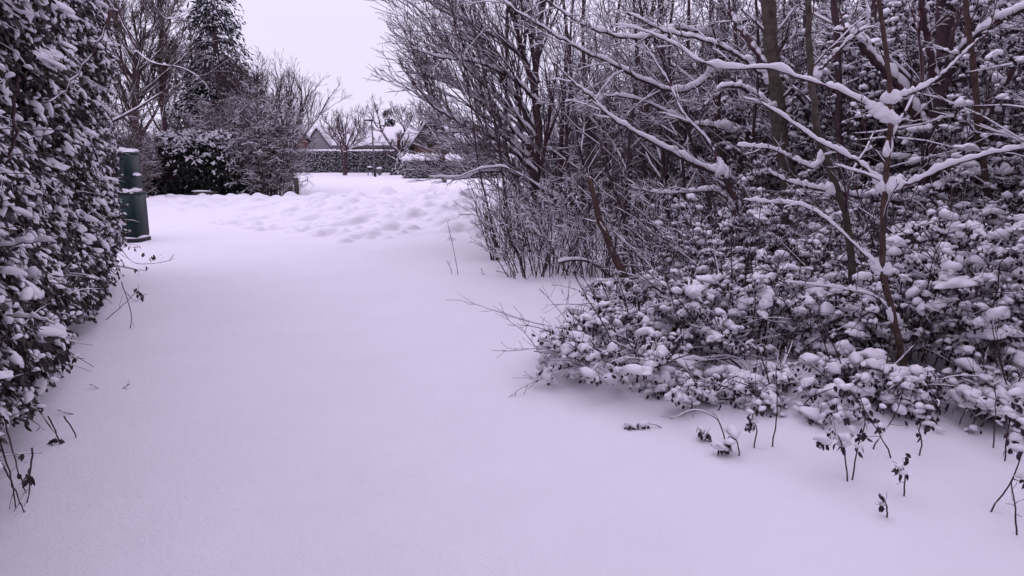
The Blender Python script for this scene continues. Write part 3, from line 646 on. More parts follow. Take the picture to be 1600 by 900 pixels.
tree('bare_tree', 'bare tree behind the left hedge with a dark branch arching over towards the conifer', 'tree',
     [(px([(120, 400), (125, 200), (150, 60), (165, -60)], 13.5, ground=True), .12, .06)],
     [dict(n=5, lf=(.25, .5), ang=42, K=6, up=.02, wob=.12, rk=.5, rmin=.006), dict(n=4, lf=(.3, .6), ang=40, K=4, up=0, wob=.14, rmin=.004)],
     limbs=[(px([(150, -20), (178, 10), (197, 45), (213, 78), (240, 98), (285, 106), (312, 122), (331, 145)], 13.5, 13), .026, .006),
            (px([(160, -60), (200, -35), (238, 5), (262, 30), (300, 18)], 13.5, 14), .02, .006)],
     sides=(9, 6, 3, 3), hk=.25, twigm='twigclean')
twig_bush('rusty brown tangled bush at the foot of the large bare tree', -12.6, 23, 1.6, 1.0, 3.6, 80, 53, twm='rusty', snowlv=1, levels=
          [dict(n=12, lf=(.15, .35), ang=45, K=5, up=.03, wob=.25, tmin=.2, rmin=.008), dict(n=7, lf=(.4, .8), ang=50, K=4, up=0, wob=.3, rmin=.005), dict(n=2, lf=(.4, .8), ang=45, K=3, up=0, wob=.3, rmin=.004)], hk=.4)

# ------------------------------------------------------------------ left hedge (near)
def left_hedge():
    r = np.random.default_rng(61)
    A = np.array([.1, -3.2]); A = np.array([-1.25, .2]) + (np.array([-1.25, .2]) - np.array([-5.35, 10.1])) * .34 + np.array([.55, 0]); B = np.array([-5.47, 10.1]); d = B - A; Lh = np.linalg.norm(d); d /= Lh; nrm_ = np.array([d[1], -d[0]])   # outward towards the lane; run extended behind the camera to shade near snow
    t = thing('privet_hedge', 'tall overgrown leafy hedge loaded with snow along the left of the lane', 'hedge', (A[0] - .5, 5, 0))
    H = 4.9
    def off(s, z): return .20 * vn(s / 1.1, z / .9, 74) + .16 * vn(s / .55, z / .5, 71) * 2 * .6 + .10 * vn(s / .2, z / .2, 72) + .1 * np.exp(-((z - 2.7) / .8) ** 2) - .20 * np.clip((.45 - z) / .45, 0, 1) ** 1.2
    # inner body
    g = Geo(); ns, nz = 60, 36; sg = np.linspace(0, Lh - .2, ns); zg = np.linspace(.10, H - .2, nz); SS, ZG = np.meshgrid(sg, zg)
    def body(sign, dep):
        o_ = off(SS, ZG) - dep + r.normal(0, .03, SS.shape)
        return np.stack([A[0] + d[0] * SS + nrm_[0] * o_, A[1] + d[1] * SS + nrm_[1] * o_, ZG], -1)
    Fr = body(1, .34); Bk = body(1, 1.5)
    V = np.concatenate([Fr.reshape(-1, 3), Bk.reshape(-1, 3)]); q = []; nn = ns * nz
    for b_ in (0, nn):
        i, j = np.meshgrid(np.arange(ns - 1), np.arange(nz - 1)); a = (j * ns + i).ravel() + b_; q.append(np.stack([a, a + 1, a + ns + 1, a + ns], 1))
    j = np.arange(nz - 1)
    for c0 in (0, ns - 1): a = j * ns + c0; q.append(np.stack([a, a + ns, a + ns + nn, a + nn], 1))
    i = np.arange(ns - 1)
    for r0 in (0, (nz - 1) * ns): a = r0 + i; q.append(np.stack([a, a + 1, a + 1 + nn, a + nn], 1))
    g.add(V, Q=np.concatenate(q)); g.build('inner_growth', M['inner'], t)
    # leaf clusters on the shell
    gl, gs, gb = Geo(), Geo(), Geo()
    def cl(n, smin, smax, endf=False, tpl=BL1):
        s = r.uniform(smin, smax, n); z = r.uniform(.12, H, n)
        dep = r.exponential(.13, n)
        o_ = off(s, z) - dep + .02
        if endf: s = np.full(n, Lh) + r.normal(0, .10, n) - dep * .5 + .12 * vn(z / .4, s, 75); o_ = -r.uniform(0, 1.5, n)
        C = np.stack([A[0] + d[0] * s + nrm_[0] * o_, A[1] + d[1] * s + nrm_[1] * o_, z], 1)
        keep = z > .10 + .35 * r.random(n) * (1 if not endf else .5); C = C[keep]; n = len(C)
        outd = np.array([nrm_[0], nrm_[1], 0]) if not endf else np.array([d[0], d[1], 0])
        m = 6; idx = np.repeat(np.arange(n), m)
        D = outd * r.uniform(.1, 1.0, (n * m, 1)) + r.normal(0, .45, (n * m, 3)); D[:, 2] -= r.uniform(.5, 1.5, n * m)
        kd = np.clip(np.hypot(C[:, 0], C[:, 1]) / 5.6, .5, 1.0); kl = kd[idx]
        leaves(gl, C[idx] + r.normal(0, .022, (n * m, 3)), D, r.uniform(.04, .075, n * m) * kl, r.uniform(.010, .017, n * m) * kl)
        # snow: more in patches and higher, less low down
        pk = .70 + .8 * vn(C[:, 1] / .5, C[:, 2] / .42, 77) - .25 * np.clip((1.5 - C[:, 2]) / 1.2, 0, 1)
        k = r.random(n) < pk; q_ = C[k]; c_ = len(q_)
        yaw0 = math.atan2(outd[1], outd[0]); big = np.minimum(r.lognormal(0, .42, c_), 2.0) * kd[k]
        blobs(gs, q_ + outd * .015 + [0, 0, .012], .040 * big, .022 * big, .018 * big, yaw0 + r.normal(0, .9, c_), r.uniform(.3, 1.35, c_), tpl)
        k2 = r.random(c_) < .6; q2 = q_[k2]; c2 = len(q2)
        blobs(gs, q2 + outd * .03 + r.normal(0, .022, q2.shape), .024 * kd[k][k2], .014 * kd[k][k2], .011 * kd[k][k2], yaw0 + r.normal(0, 1.1, c2), r.uniform(.5, 1.3, c2), tpl)
        k3 = r.random(c_) < .035; q3 = q_[k3]; c3 = len(q3); bb = r.uniform(.8, 1.5, c3) * np.clip(np.linalg.norm(q3, axis=1) / 5.5, .3, 1)
        blobs(gs, q3 + outd * .04 + [0, 0, .02], .072 * bb, .042 * bb, .028 * bb, yaw0 + r.normal(0, .7, c3), r.uniform(.05, .6, c3), BL3)
    L0 = Lh - 10.7; cl(6800, L0 + 1.2, L0 + 4.6, tpl=BL2); cl(10500, L0 + 4.6, Lh + .02); cl(1100, 0, L0 + 1.2); cl(2600, 0, 0, True)
    # poking shoots
    n = 900; s = r.uniform(L0 + 2.6, Lh, n); z = r.uniform(.1, 4.6, n); o_ = off(s, z) - .1
    P0 = np.stack([A[0] + d[0] * s + nrm_[0] * o_, A[1] + d[1] * s + nrm_[1] * o_, z], 1)
    K = 6; P = np.zeros((n, K, 3)); P[:, 0] = P0; D = np.array([nrm_[0], nrm_[1], 0]) * r.uniform(.2, 1, (n, 1)) + np.array([d[0], d[1], 0]) * r.normal(0, .5, (n, 1)); D[:, 2] += r.normal(.05, .5, n); D = nrm(D)
    ln = r.uniform(.12, .42, n) / (K - 1)
    for k in range(1, K): D = nrm(D + r.normal(0, .1, (n, 3)) + [0, 0, -.08]); P[:, k] = P[:, k - 1] + D * ln[:, None]
    rr = np.linspace(.004, .002, K)[None] * np.ones((n, 1)); tubes(gb, P, rr, 3); snowcaps(gs, P[::3], rr[::3], .6, prof=PROF4)
    tips = P[:, 3:].reshape(-1, 3); tips = tips[r.random(len(tips)) < .45]; m = 2; Q_ = np.repeat(tips, m, 0); D = r.normal(0, .5, Q_.shape); D[:, 2] -= 1
    leaves(gl, Q_, D, r.uniform(.035, .06, len(Q_)), .011); q_ = tips[::2]; blobs(gs, q_ + [0, 0, .01], .026, .018, .013, None, .3, BL2)
    # bare stems crossing the face and trailing at the foot
    def shoot(pts, r0, r1, lv=None, K=14, sn=.9):
        Pq = smoothpath(pts, K, r0 * .5); rr = np.linspace(r0, r1, K); tubes(gb, Pq, rr, 5); snowcaps(gs, Pq, rr, sn, prof=PROF4)
        if lv:
            c = spawn(Pq[None], rr[None], **lv); tubes(gb, *c, 3); snowcaps(gs, *c, sn, prof=PROF4); return c
    shoot(px([(172, 18), (150, 75), (120, 112), (95, 150), (70, 160)], 4.4, 4.1), .010, .004)
    shoot(px([(30, 120), (22, 160), (25, 215), (10, 260)], 3.4), .009, .006)
    shoot(px([(0, 385), (40, 380), (85, 378)], 3.3), .006, .003, sn=1.6)
    shoot(px([(10, 492), (60, 498), (85, 506)], 3.4), .006, .003, sn=1.6)
    for pts, Y in (([(178, 372), (205, 408), (235, 412), (262, 408), (272, 404)], 8.2), ([(190, 440), (205, 500), (190, 545), (175, 552)], 6.7), ([(165, 500), (190, 478), (215, 455), (222, 460)], 6.4),
                   ([(140, 600), (170, 612), (190, 608), (202, 600)], 4.9), ([(90, 640), (120, 650), (150, 668)], 4.4), ([(60, 640), (100, 700), (112, 740)], 3.9), ([(75, 650), (95, 700), (90, 752)], 3.9),
                   ([(100, 650), (122, 690), (124, 742)], 4.0), ([(0, 690), (20, 760), (28, 842)], 3.15), ([(5, 650), (30, 740), (50, 790)], 3.3), ([(0, 720), (30, 780), (42, 820)], 3.1), ([(50, 700), (45, 770), (36, 832)], 3.2),
                   ([(185, 415), (205, 420), (228, 423)], 7.5), ([(195, 455), (212, 470), (228, 458)], 6.8)):
        c = shoot(px(pts, Y), .0045, .002, dict(n=4, lf=(.15, .4), ang=40, K=4, up=-.02, wob=.15, rmin=.0016, tmin=.35), sn=.35)
    for u, v, Y in ((222, 462, 6.4), (218, 455, 6.5), (226, 395, 8.0), (238, 400, 8.0), (80, 692, 3.9), (86, 690, 3.9), (36, 828, 3.2), (40, 738, 3.3), (47, 745, 3.3), (228, 415, 8.1), (212, 450, 6.6)):
        p = W(u, v, Y)[None] + r.normal(0, .012, (4, 3)); D = r.normal(0, .35, (4, 3)); D[:, 2] -= 1; leaves(gl, p, D, r.uniform(.04, .06, 4), .013)
    gb.build('twigs', M['twigclean'], t); gl.build('leaves', M['hedge_leaf'], t, False); gs.build('snow', M['snow'], t)
left_hedge()

# ------------------------------------------------------------------ the thicket on the right
TH = 'trees and saplings of the thicket'
def T_(label, **k): pass
LV = lambda *a: list(a)
# 1. many-limbed tree fanning over the lane
tree('bare_tree', 'many limbed bare tree at the left of the thicket, fanning branches over the sky', 'tree',
     [(px([(842, 372), (838, 320), (836, 260), (842, 200), (835, 130), (845, 40), (850, -60)], 12.5, ground=True), .085, .03)],
     [dict(n=12, lf=(.28, .62), ang=24, K=10, up=.05, wob=.07, tmin=.06, tmax=.84, rk=.55, rmin=.0065, bias=(-.15, 0, .5)), dict(n=9, lf=(.3, .75), ang=28, K=7, up=.05, wob=.09, rmin=.0048), dict(n=4, lf=(.3, .8), ang=32, K=4, up=.03, wob=.12, rmin=.0038)],
     limbs=[(px(p, 12.5, y1), a, b) for p, y1, a, b in (
         ([(838, 270), (800, 235), (765, 212), (725, 195), (680, 168), (660, 145), (636, 112)], 11.5, .05, .010),
         ([(836, 215), (808, 182), (775, 150), (735, 110), (690, 60), (665, 25), (622, -10)], 11.8, .045, .009),
         ([(838, 262), (800, 222), (770, 208), (728, 204), (710, 207), (682, 206)], 12.8, .045, .010),
         ([(838, 200), (800, 140), (760, 85), (700, 30), (660, -30)], 13, .045, .010),
         ([(870, 310), (840, 292), (800, 270), (752, 268), (722, 279), (668, 276)], 11.6, .04, .008),
         ([(838, 185), (830, 120), (812, 60), (790, 0), (775, -60)], 12, .04, .012),
         ([(830, 250), (775, 185), (722, 135), (682, 112), (650, 70)], 13.5, .04, .009),
         ([(845, 165), (800, 122), (740, 96), (690, 90), (640, 74)], 11.6, .04, .009),
         ([(838, 300), (790, 260), (730, 230), (690, 218), (664, 200)], 13.2, .04, .009),
         ([(840, 130), (800, 75), (740, 40), (680, 10), (640, -30)], 12.6, .035, .009),
         ([(842, 330), (800, 285), (765, 250), (740, 240)], 11.4, .03, .01),
         ([(836, 240), (790, 190), (740, 150), (700, 130), (650, 118)], 12.2, .04, .009))],
     sides=(10, 7, 4, 3), group=TH, stemK=22, hfac=1.3)
# 2. saplings and wands left edge
def wand(label, pts, Y, r0, r1, n1=5, n2=3, Y1=None, barkm='bark', hk=.9, name='sapling', limbs=(), l1=(.2, .42), ang=32, up=.05, k2=None):
    lv = [dict(n=n1, lf=l1, ang=ang, K=6, up=up, wob=.10, tmin=.15, rk=.55, rmin=.0035)]
    if n2: lv.append(dict(n=n2, lf=(.3, .6), ang=34, K=4, up=.02, wob=.13, rmin=.0025))
    if k2: lv.append(dict(n=k2, lf=(.3, .6), ang=34, K=3, up=.02, wob=.13, rmin=.0025))
    return tree(name, label, 'tree' if name != 'sapling' else 'sapling', [(px(pts, Y, Y1, True), r0, r1)], lv, barkm=barkm, group=TH, hk=hk, limbs=limbs, sides=(8, 5, 4, 3))
wand('tall thin dark sapling leaning left at the very edge of the lane', [(779, 392), (762, 320), (748, 262), (738, 180), (722, 90), (700, -10)], 11.0, .016, .006, 8, 4)
wand('forked dark sapling just right of the leaning edge sapling', [(812, 400), (795, 340), (782, 250), (765, 150), (742, 60), (730, -20)], 11.3, .016, .006, 7, 4)
wand('upright slim sapling with red brown bark behind the sawn off trunk', [(905, 400), (895, 330), (885, 220), (892, 110), (880, 0), (884, -60)], 11.5, .03, .015, 16, 6, k2=3, up=.08)
wand('straight brown sapling standing alone in a gap of the thicket', [(1040, 412), (1043, 335), (1036, 250), (1041, 140), (1030, 20), (1034, -50)], 10.8, .042, .025, 16, 6, k2=3)
wand('thin curved sapling with a snow tipped broken top left of the straight brown one', [(992, 452), (988, 413), (973, 333), (949, 267), (937, 216)], 8.6, .022, .013, 5, 4)
wand('twin sapling with snowy twigs near the middle of the thicket', [(1010, 410), (1012, 330), (1005, 230), (1016, 120), (1000, 0), (1004, -60)], 12, .035, .02, 16, 6, k2=3)
wand('dark leaning sapling crossing in front of the big snowy limb', [(1140, 440), (1118, 350), (1092, 260), (1060, 160), (1022, 60), (1000, -20)], 9.4, .022, .01, 9, 5, k2=2)
# sawn-off trunk
tree('cut_trunk', 'leaning sawn off brown trunk with a cap of snow on its top', 'tree stump',
     [(px([(994, 492), (983, 452), (966, 412), (946, 368), (931, 320), (919, 276)], 7.3, ground=True), .046, .024)],
     [dict(n=2, lf=(.1, .2), ang=45, K=5, up=.05, rk=.3, rmin=.004)], barkm='red_bark', group=TH, hk=.6)
# 3. big snowy limb tree
tree('bare_tree', 'leaning bare tree with one long snow heaped limb sweeping left across the thicket', 'tree',
     [(px([(1176, 470), (1168, 400), (1150, 325), (1132, 275)], 8.0, ground=True), .042, .034)],
     [dict(n=7, lf=(.15, .35), ang=34, K=7, up=.02, wob=.1, tmin=.2, rk=.5, rmin=.004), dict(n=4, lf=(.3, .6), ang=34, K=5, up=.02, rmin=.003)],
     limbs=[(px([(1132, 275), (1098, 262), (1060, 243), (1020, 222), (985, 203), (950, 180), (922, 150), (895, 128), (868, 100)], 8.0, 7.6), .026, .009),
            (px([(1150, 325), (1120, 300), (1080, 300), (1030, 302), (985, 292)], 8.0, 7.7), .017, .007),
            (px([(1132, 275), (1110, 225), (1070, 180), (1045, 130), (1000, 60)], 8.0, 8.6), .02, .008)],
     group=TH, hk=1.15, hfac=1.5)
# 4. greyish trunk
tree('tall_tree', 'tall smooth greenish grey trunk, thickest in the middle of the thicket', 'tree',
     [(px([(1246, 470), (1240, 400), (1235, 340), (1228, 270), (1218, 200), (1210, 130), (1203, 60), (1195, -60), (1190, -160)], 8.5, ground=True), .10, .07)],
     [dict(n=10, lf=(.12, .35), ang=50, K=8, up=.04, wob=.1, tmin=.35, rk=.3, rmin=.006), dict(n=6, lf=(.25, .55), ang=36, K=6, up=.02, rmin=.004), dict(n=4, lf=(.3, .6), ang=34, K=4, up=.02, rmin=.003)],
     limbs=[(px([(1214, 175), (1180, 150), (1150, 135), (1120, 140), (1100, 165)], 8.5, 7.8), .03, .01),
            (px([(1205, 110), (1160, 50), (1130, 0), (1110, -50)], 8.5, 9), .04, .02),
            (px([(1222, 120), (1262, 170), (1290, 230), (1300, 280)][::-1], 9.2, 8.6), .03, .02),
            (px([(1205, 130), (1150, 85), (1090, 60), (1040, 50), (980, 20)], 8.5, 8.0), .025, .008)],
     barkm='green_bark', group=TH, stemK=24)
# 5. slender grey curved trunk
tree('bare_tree', 'slender olive grey tree with a curved trunk bending at its foot beside the reddish sapling', 'tree',
     [(px([(1328, 612), (1308, 575), (1322, 545), (1335, 500), (1333, 440), (1325, 360), (1308, 290), (1283, 230), (1270, 150), (1264, 60), (1262, -60)], 5.1, ground=True), .030, .019)],
     [dict(n=8, lf=(.10, .28), ang=46, K=8, up=.02, wob=.1, tmin=.3, rk=.4, rmin=.003), dict(n=4, lf=(.3, .5), ang=36, K=5, up=.02, rmin=.002)],
     limbs=[(px([(1300, 300), (1262, 292), (1232, 284), (1195, 266)], 5.1, 4.9), .013, .006),
            (px([(1285, 245), (1270, 262), (1240, 250), (1205, 233), (1150, 228)], 5.1, 4.8), .011, .005),
            (px([(1270, 120), (1300, 90), (1330, 60), (1352, 44)], 5.1, 4.9), .012, .006)],
     barkm='green_bark', group=TH, stemK=34)
# 6. reddish sapling with candelabra branches (nearest)
tree('bare_tree', 'reddish barked young tree in front with snow heaped in the crooks of its paired branches', 'tree',
     [(px([(1428, 660), (1418, 600), (1405, 540), (1392, 480), (1380, 428), (1380, 350), (1384, 290), (1389, 220), (1391, 150), (1384, 80), (1374, 0), (1366, -80)], 4.4, ground=True), .0225, .011)],
     [dict(n=3, lf=(.1, .22), ang=42, K=8, up=.02, wob=.1, tmin=.15, rk=.4, rmin=.0025), dict(n=3, lf=(.3, .5), ang=36, K=5, up=.02, rmin=.0018)],
     limbs=[(px([(1391, 156), (1420, 147), (1458, 128), (1505, 85), (1530, 60)], 4.4, 4.2), .010, .004),
            (px([(1390, 188), (1345, 160), (1300, 138), (1250, 122), (1200, 106), (1140, 108), (1092, 96), (1062, 74), (1010, 50), (960, 38)], 4.4, 5.2), .012, .004),
            (px([(1384, 296), (1352, 262), (1316, 240), (1268, 214), (1205, 170), (1160, 152)], 4.4, 4.9), .011, .004),
            (px([(1384, 296), (1430, 284), (1478, 262), (1540, 243), (1600, 231), (1680, 222)], 4.4, 4.1), .012, .005),
            (px([(1380, 425), (1345, 392), (1300, 350), (1255, 322), (1200, 316), (1160, 312)], 4.4, 4.7), .009, .003),
            (px([(1398, 500), (1370, 465), (1320, 452), (1270, 445), (1225, 440)], 4.4, 4.2), .005, .002),
            (px([(1386, 240), (1400, 200), (1440, 120), (1436, 60), (1420, 0)], 4.4, 4.6), .009, .005)],
     barkm='red_bark', group=TH, stemK=40, hk=1.1, hfac=1.7)
# 7. dark thick forked trunk on the right
tree('forked_tree', 'thick dark forked trunk on the right with snow packed into its fork', 'tree',
     [(px([(1472, 470), (1464, 400), (1458, 340), (1455, 270), (1458, 200), (1466, 130), (1476, 60), (1482, -60), (1484, -150)], 7.0, ground=True), .088, .078)],
     [dict(n=8, lf=(.15, .35), ang=45, K=8, up=.04, wob=.1, tmin=.3, rk=.3, rmin=.005), dict(n=6, lf=(.25, .55), ang=36, K=6, up=.02, rmin=.0035), dict(n=4, lf=(.3, .6), ang=34, K=4, up=.02, rmin=.0025)],
     limbs=[(px([(1456, 230), (1430, 180), (1400, 130), (1362, 90), (1320, 45)], 7, 6.4), .05, .03),
            (px([(1464, 290), (1500, 230), (1545, 175), (1580, 110), (1625, 30)], 7, 6.6), .045, .025),
            (px([(1474, 130), (1510, 70), (1560, 35), (1640, -10)], 7, 6.4), .04, .02),
            (px([(1460, 340), (1440, 320), (1400, 315), (1340, 308), (1290, 290)], 7, 6.2), .035, .014),
            (px([(1468, 290), (1510, 278), (1560, 272), (1640, 268)], 7, 6.2), .035, .018),
            (px([(1466, 150), (1450, 70), (1440, 10), (1432, -60)], 7, 6.6), .04, .028)],
     barkm='bark', group=TH, stemK=24, hk=1.2)
tree('bare_tree', 'dark leaning stems rising behind the slender grey tree', 'tree',
     [(px([(1330, 480), (1320, 350), (1312, 200), (1308, 60), (1300, -60)], 8.0, ground=True), .045, .03), (px([(1340, 480), (1345, 350), (1352, 200), (1362, 60), (1375, -60)], 8.3, ground=True), .04, .028), ],
     [dict(n=9, lf=(.12, .3), ang=45, K=8, up=.03, wob=.1, tmin=.25, rk=.4, rmin=.005), dict(n=6, lf=(.25, .55), ang=36, K=5, up=.02, rmin=.0035), dict(n=3, lf=(.3, .6), ang=34, K=4, up=.02, rmin=.0025)], barkm='bark', group=TH)
tree('bare_tree', 'dark bare tree at the right edge of the photo with branches crossing the leafy mass', 'tree',
     [(px([(1570, 520), (1560, 380), (1535, 250), (1520, 100), (1500, -60)], 6.4, ground=True), .035, .02)],
     [dict(n=10, lf=(.15, .3), ang=48, K=8, up=.03, wob=.1, tmin=.2, rk=.4, rmin=.004), dict(n=5, lf=(.25, .55), ang=36, K=5, up=.02, rmin=.003), dict(n=3, lf=(.3, .6), ang=34, K=4, up=.02, rmin=.0022)], barkm='red_bark', group=TH)
tree('bare_tree', 'bare tree reaching long snow laden branches left across the top middle of the thicket', 'tree',
     [(px([(1150, 440), (1140, 300), (1120, 180), (1130, 60), (1120, -60), (1110, -140)], 9.6, ground=True), .05, .03)],
     [dict(n=11, lf=(.15, .35), ang=40, K=8, up=.0, wob=.1, tmin=.25, rk=.4, rmin=.005), dict(n=6, lf=(.25, .55), ang=36, K=5, up=.02, rmin=.0035), dict(n=4, lf=(.3, .6), ang=34, K=4, up=.02, rmin=.0028)],
     limbs=[(px([(1120, 110), (1069, 143), (1011, 129), (960, 102), (900, 73), (840, 38), (780, 0)], 9.4, 8.2), .028, .008),
            (px([(1120, 60), (1060, 45), (1000, 60), (940, 50), (880, 20), (830, -20)], 9.4, 8.4), .028, .008),
            (px([(1135, 200), (1070, 190), (1010, 160), (950, 150), (880, 160)], 9.4, 8.8), .025, .008)],
     group=TH, hk=1.1)
for lab_, u_, Y_, a_ in (('finely twigged bare tree just right of the fan tree, its trunk half hidden', 915, 10.5, -25), ('finely twigged bare tree left of the long snow heaped limb', 975, 9.8, 20),
        ('finely twigged bare tree crossing behind the long snow heaped limb', 1075, 9.9, -30), ('finely twigged bare tree just left of the tall greenish trunk', 1170, 9.2, 15), ('finely twigged bare tree just right of the tall greenish trunk', 1265, 9.4, -10)):
    tree('bare_tree', lab_, 'tree', [(px([(u_, 237 + 1.6 / Y_ * 1155), (u_ + a_ * .3, 250), (u_ + a_, 90), (u_ + a_ * .4, -80)], Y_, ground=True), .026, .014)],
         [dict(n=20, lf=(.18, .42), ang=48, K=9, up=.03, wob=.09, tmin=.12, rk=.5, rmin=.0048), dict(n=8, lf=(.3, .6), ang=36, K=6, up=.03, wob=.11, rmin=.0036), dict(n=4, lf=(.35, .7), ang=34, K=4, up=.02, wob=.13, rmin=.003)], group=TH, hk=1.1, sides=(8, 5, 4, 3))
# fillers at the back of the thicket
ORD = ['first', 'second', 'third', 'fourth', 'fifth', 'sixth', 'seventh', 'eighth', 'ninth', 'tenth', 'eleventh', 'twelfth', 'thirteenth', 'fourteenth', 'fifteenth', 'sixteenth']
fr_ = np.random.default_rng(91)
back = [(790, 15.5), (872, 14.0), (925, 13.2), (962, 15.5), (1000, 17), (1062, 13.6), (1105, 15.0), (1160, 12.0), (1212, 14), (1262, 11.5), (1318, 13), (1372, 10.5), (1425, 12), (1500, 10), (1560, 11.5), (1615, 9.5)]
for i_, (u, Y) in enumerate(back):
    a1, a2 = fr_.normal(0, 22, 2); hh = -60 - fr_.uniform(0, 80)
    vb = 237 + 1.6 / Y * 1155
    tree('bare_tree', 'thin bare tree at the back of the thicket, %s from the left in that row' % ORD[i_], 'tree',
         [(px([(u, vb), (u + a1 * .4, vb * .65 + hh * .35), (u + a1, vb * .3 + hh * .7), (u + a2, hh)], Y, ground=True), fr_.uniform(.035, .06), .02)],
         [dict(n=16, lf=(.16, .36), ang=42, K=7, up=.05, wob=.12, tmin=.12, rk=.4, rmin=.006), dict(n=7, lf=(.25, .55), ang=38, K=5, up=.03, wob=.15, rmin=.0045), dict(n=4, lf=(.35, .7), ang=36, K=3, up=.02, wob=.15, rmin=.0036)],
         group='thin trees at the back of the thicket', sides=(7, 4, 3, 3), snow_level=2, twigm='twig')
# low brushwood clumps at the foot
def brush(label, u, v, Y, rx, h, ns, seed, red=False, hk=.8):
    p = W(u, v, Y)
    t = twig_bush(label, p[0], Y, rx, rx * .8, h, ns, seed, [dict(n=5, lf=(.2, .45), ang=34, K=5, up=.04, wob=.14, tmin=.1, rmin=.0035), dict(n=3, lf=(.35, .7), ang=36, K=4, up=.02, wob=.15, rmin=.0026)], name='brushwood', r0=.007, hk=hk, spread=2.2, twm='rusty', group='clumps of thin upright twigs on the thicket floor')
    return t
for k, a in enumerate([('thin reddish twig clump at the lane edge under the leaning sapling', 792, 392, 11, .35, 1.4, 26), ('twig clump just right of the edge clump, under the fan tree', 830, 395, 11.5, .4, 1.5, 26),
        ('twig clump left of the sawn off trunk', 890, 400, 10, .45, 1.3, 22), ('upright thin wands beside the foot of the sawn off trunk', 1015, 465, 8.2, .25, 1.1, 18),
        ('brushwood between the straight brown sapling and the sawn off trunk', 985, 390, 12, .6, 1.8, 26), ('brushwood right of the straight brown sapling', 1085, 410, 10.5, .5, 1.6, 26),
        ('brushwood under the long snow heaped limb', 1130, 440, 9, .5, 1.4, 24), ('brushwood far back behind the fan tree', 860, 330, 15.5, .9, 1.8, 30), ('far brushwood behind the straight brown sapling', 1030, 330, 16, 1.0, 2.0, 34),
        ('brushwood in front of the tall greenish trunk', 1235, 470, 7.6, .5, 1.3, 22), ('brushwood between the slender grey tree and the dark forked trunk', 1400, 470, 6.8, .5, 1.5, 24),
        ('far brushwood behind the tall greenish trunk', 1190, 340, 14, 1.0, 2.2, 34),
        ('loose arching twigs leaning out over the lane edge left of the fan tree', 800, 375, 12.2, .55, 1.9, 26), ('tangled twigs in front of the fan tree trunk', 850, 430, 9.6, .6, 1.5, 30),
        ('tangled twigs behind the sawn off trunk', 935, 420, 9.2, .6, 1.6, 34), ('tangled twigs between the sawn off trunk and the snow heaped limb', 1080, 480, 7.8, .6, 1.5, 30),
        ('sparse thin wands in front of the edge twig clump', 825, 440, 9.4, .35, .9, 12)]):
    brush(*a, 200 + k)
# arching fallen limb
p_ = px([(872, 410), (905, 405), (935, 416), (954, 431), (970, 417), (990, 400)], 9.0)
tree('fallen_branch', 'dark fallen branch arching over the snow left of the sawn off trunk', 'branch', [(p_, .022, .012)],
     [dict(n=3, lf=(.15, .3), ang=45, K=5, up=.08, rk=.5, rmin=.004)], barkm='bark', hk=1.0)

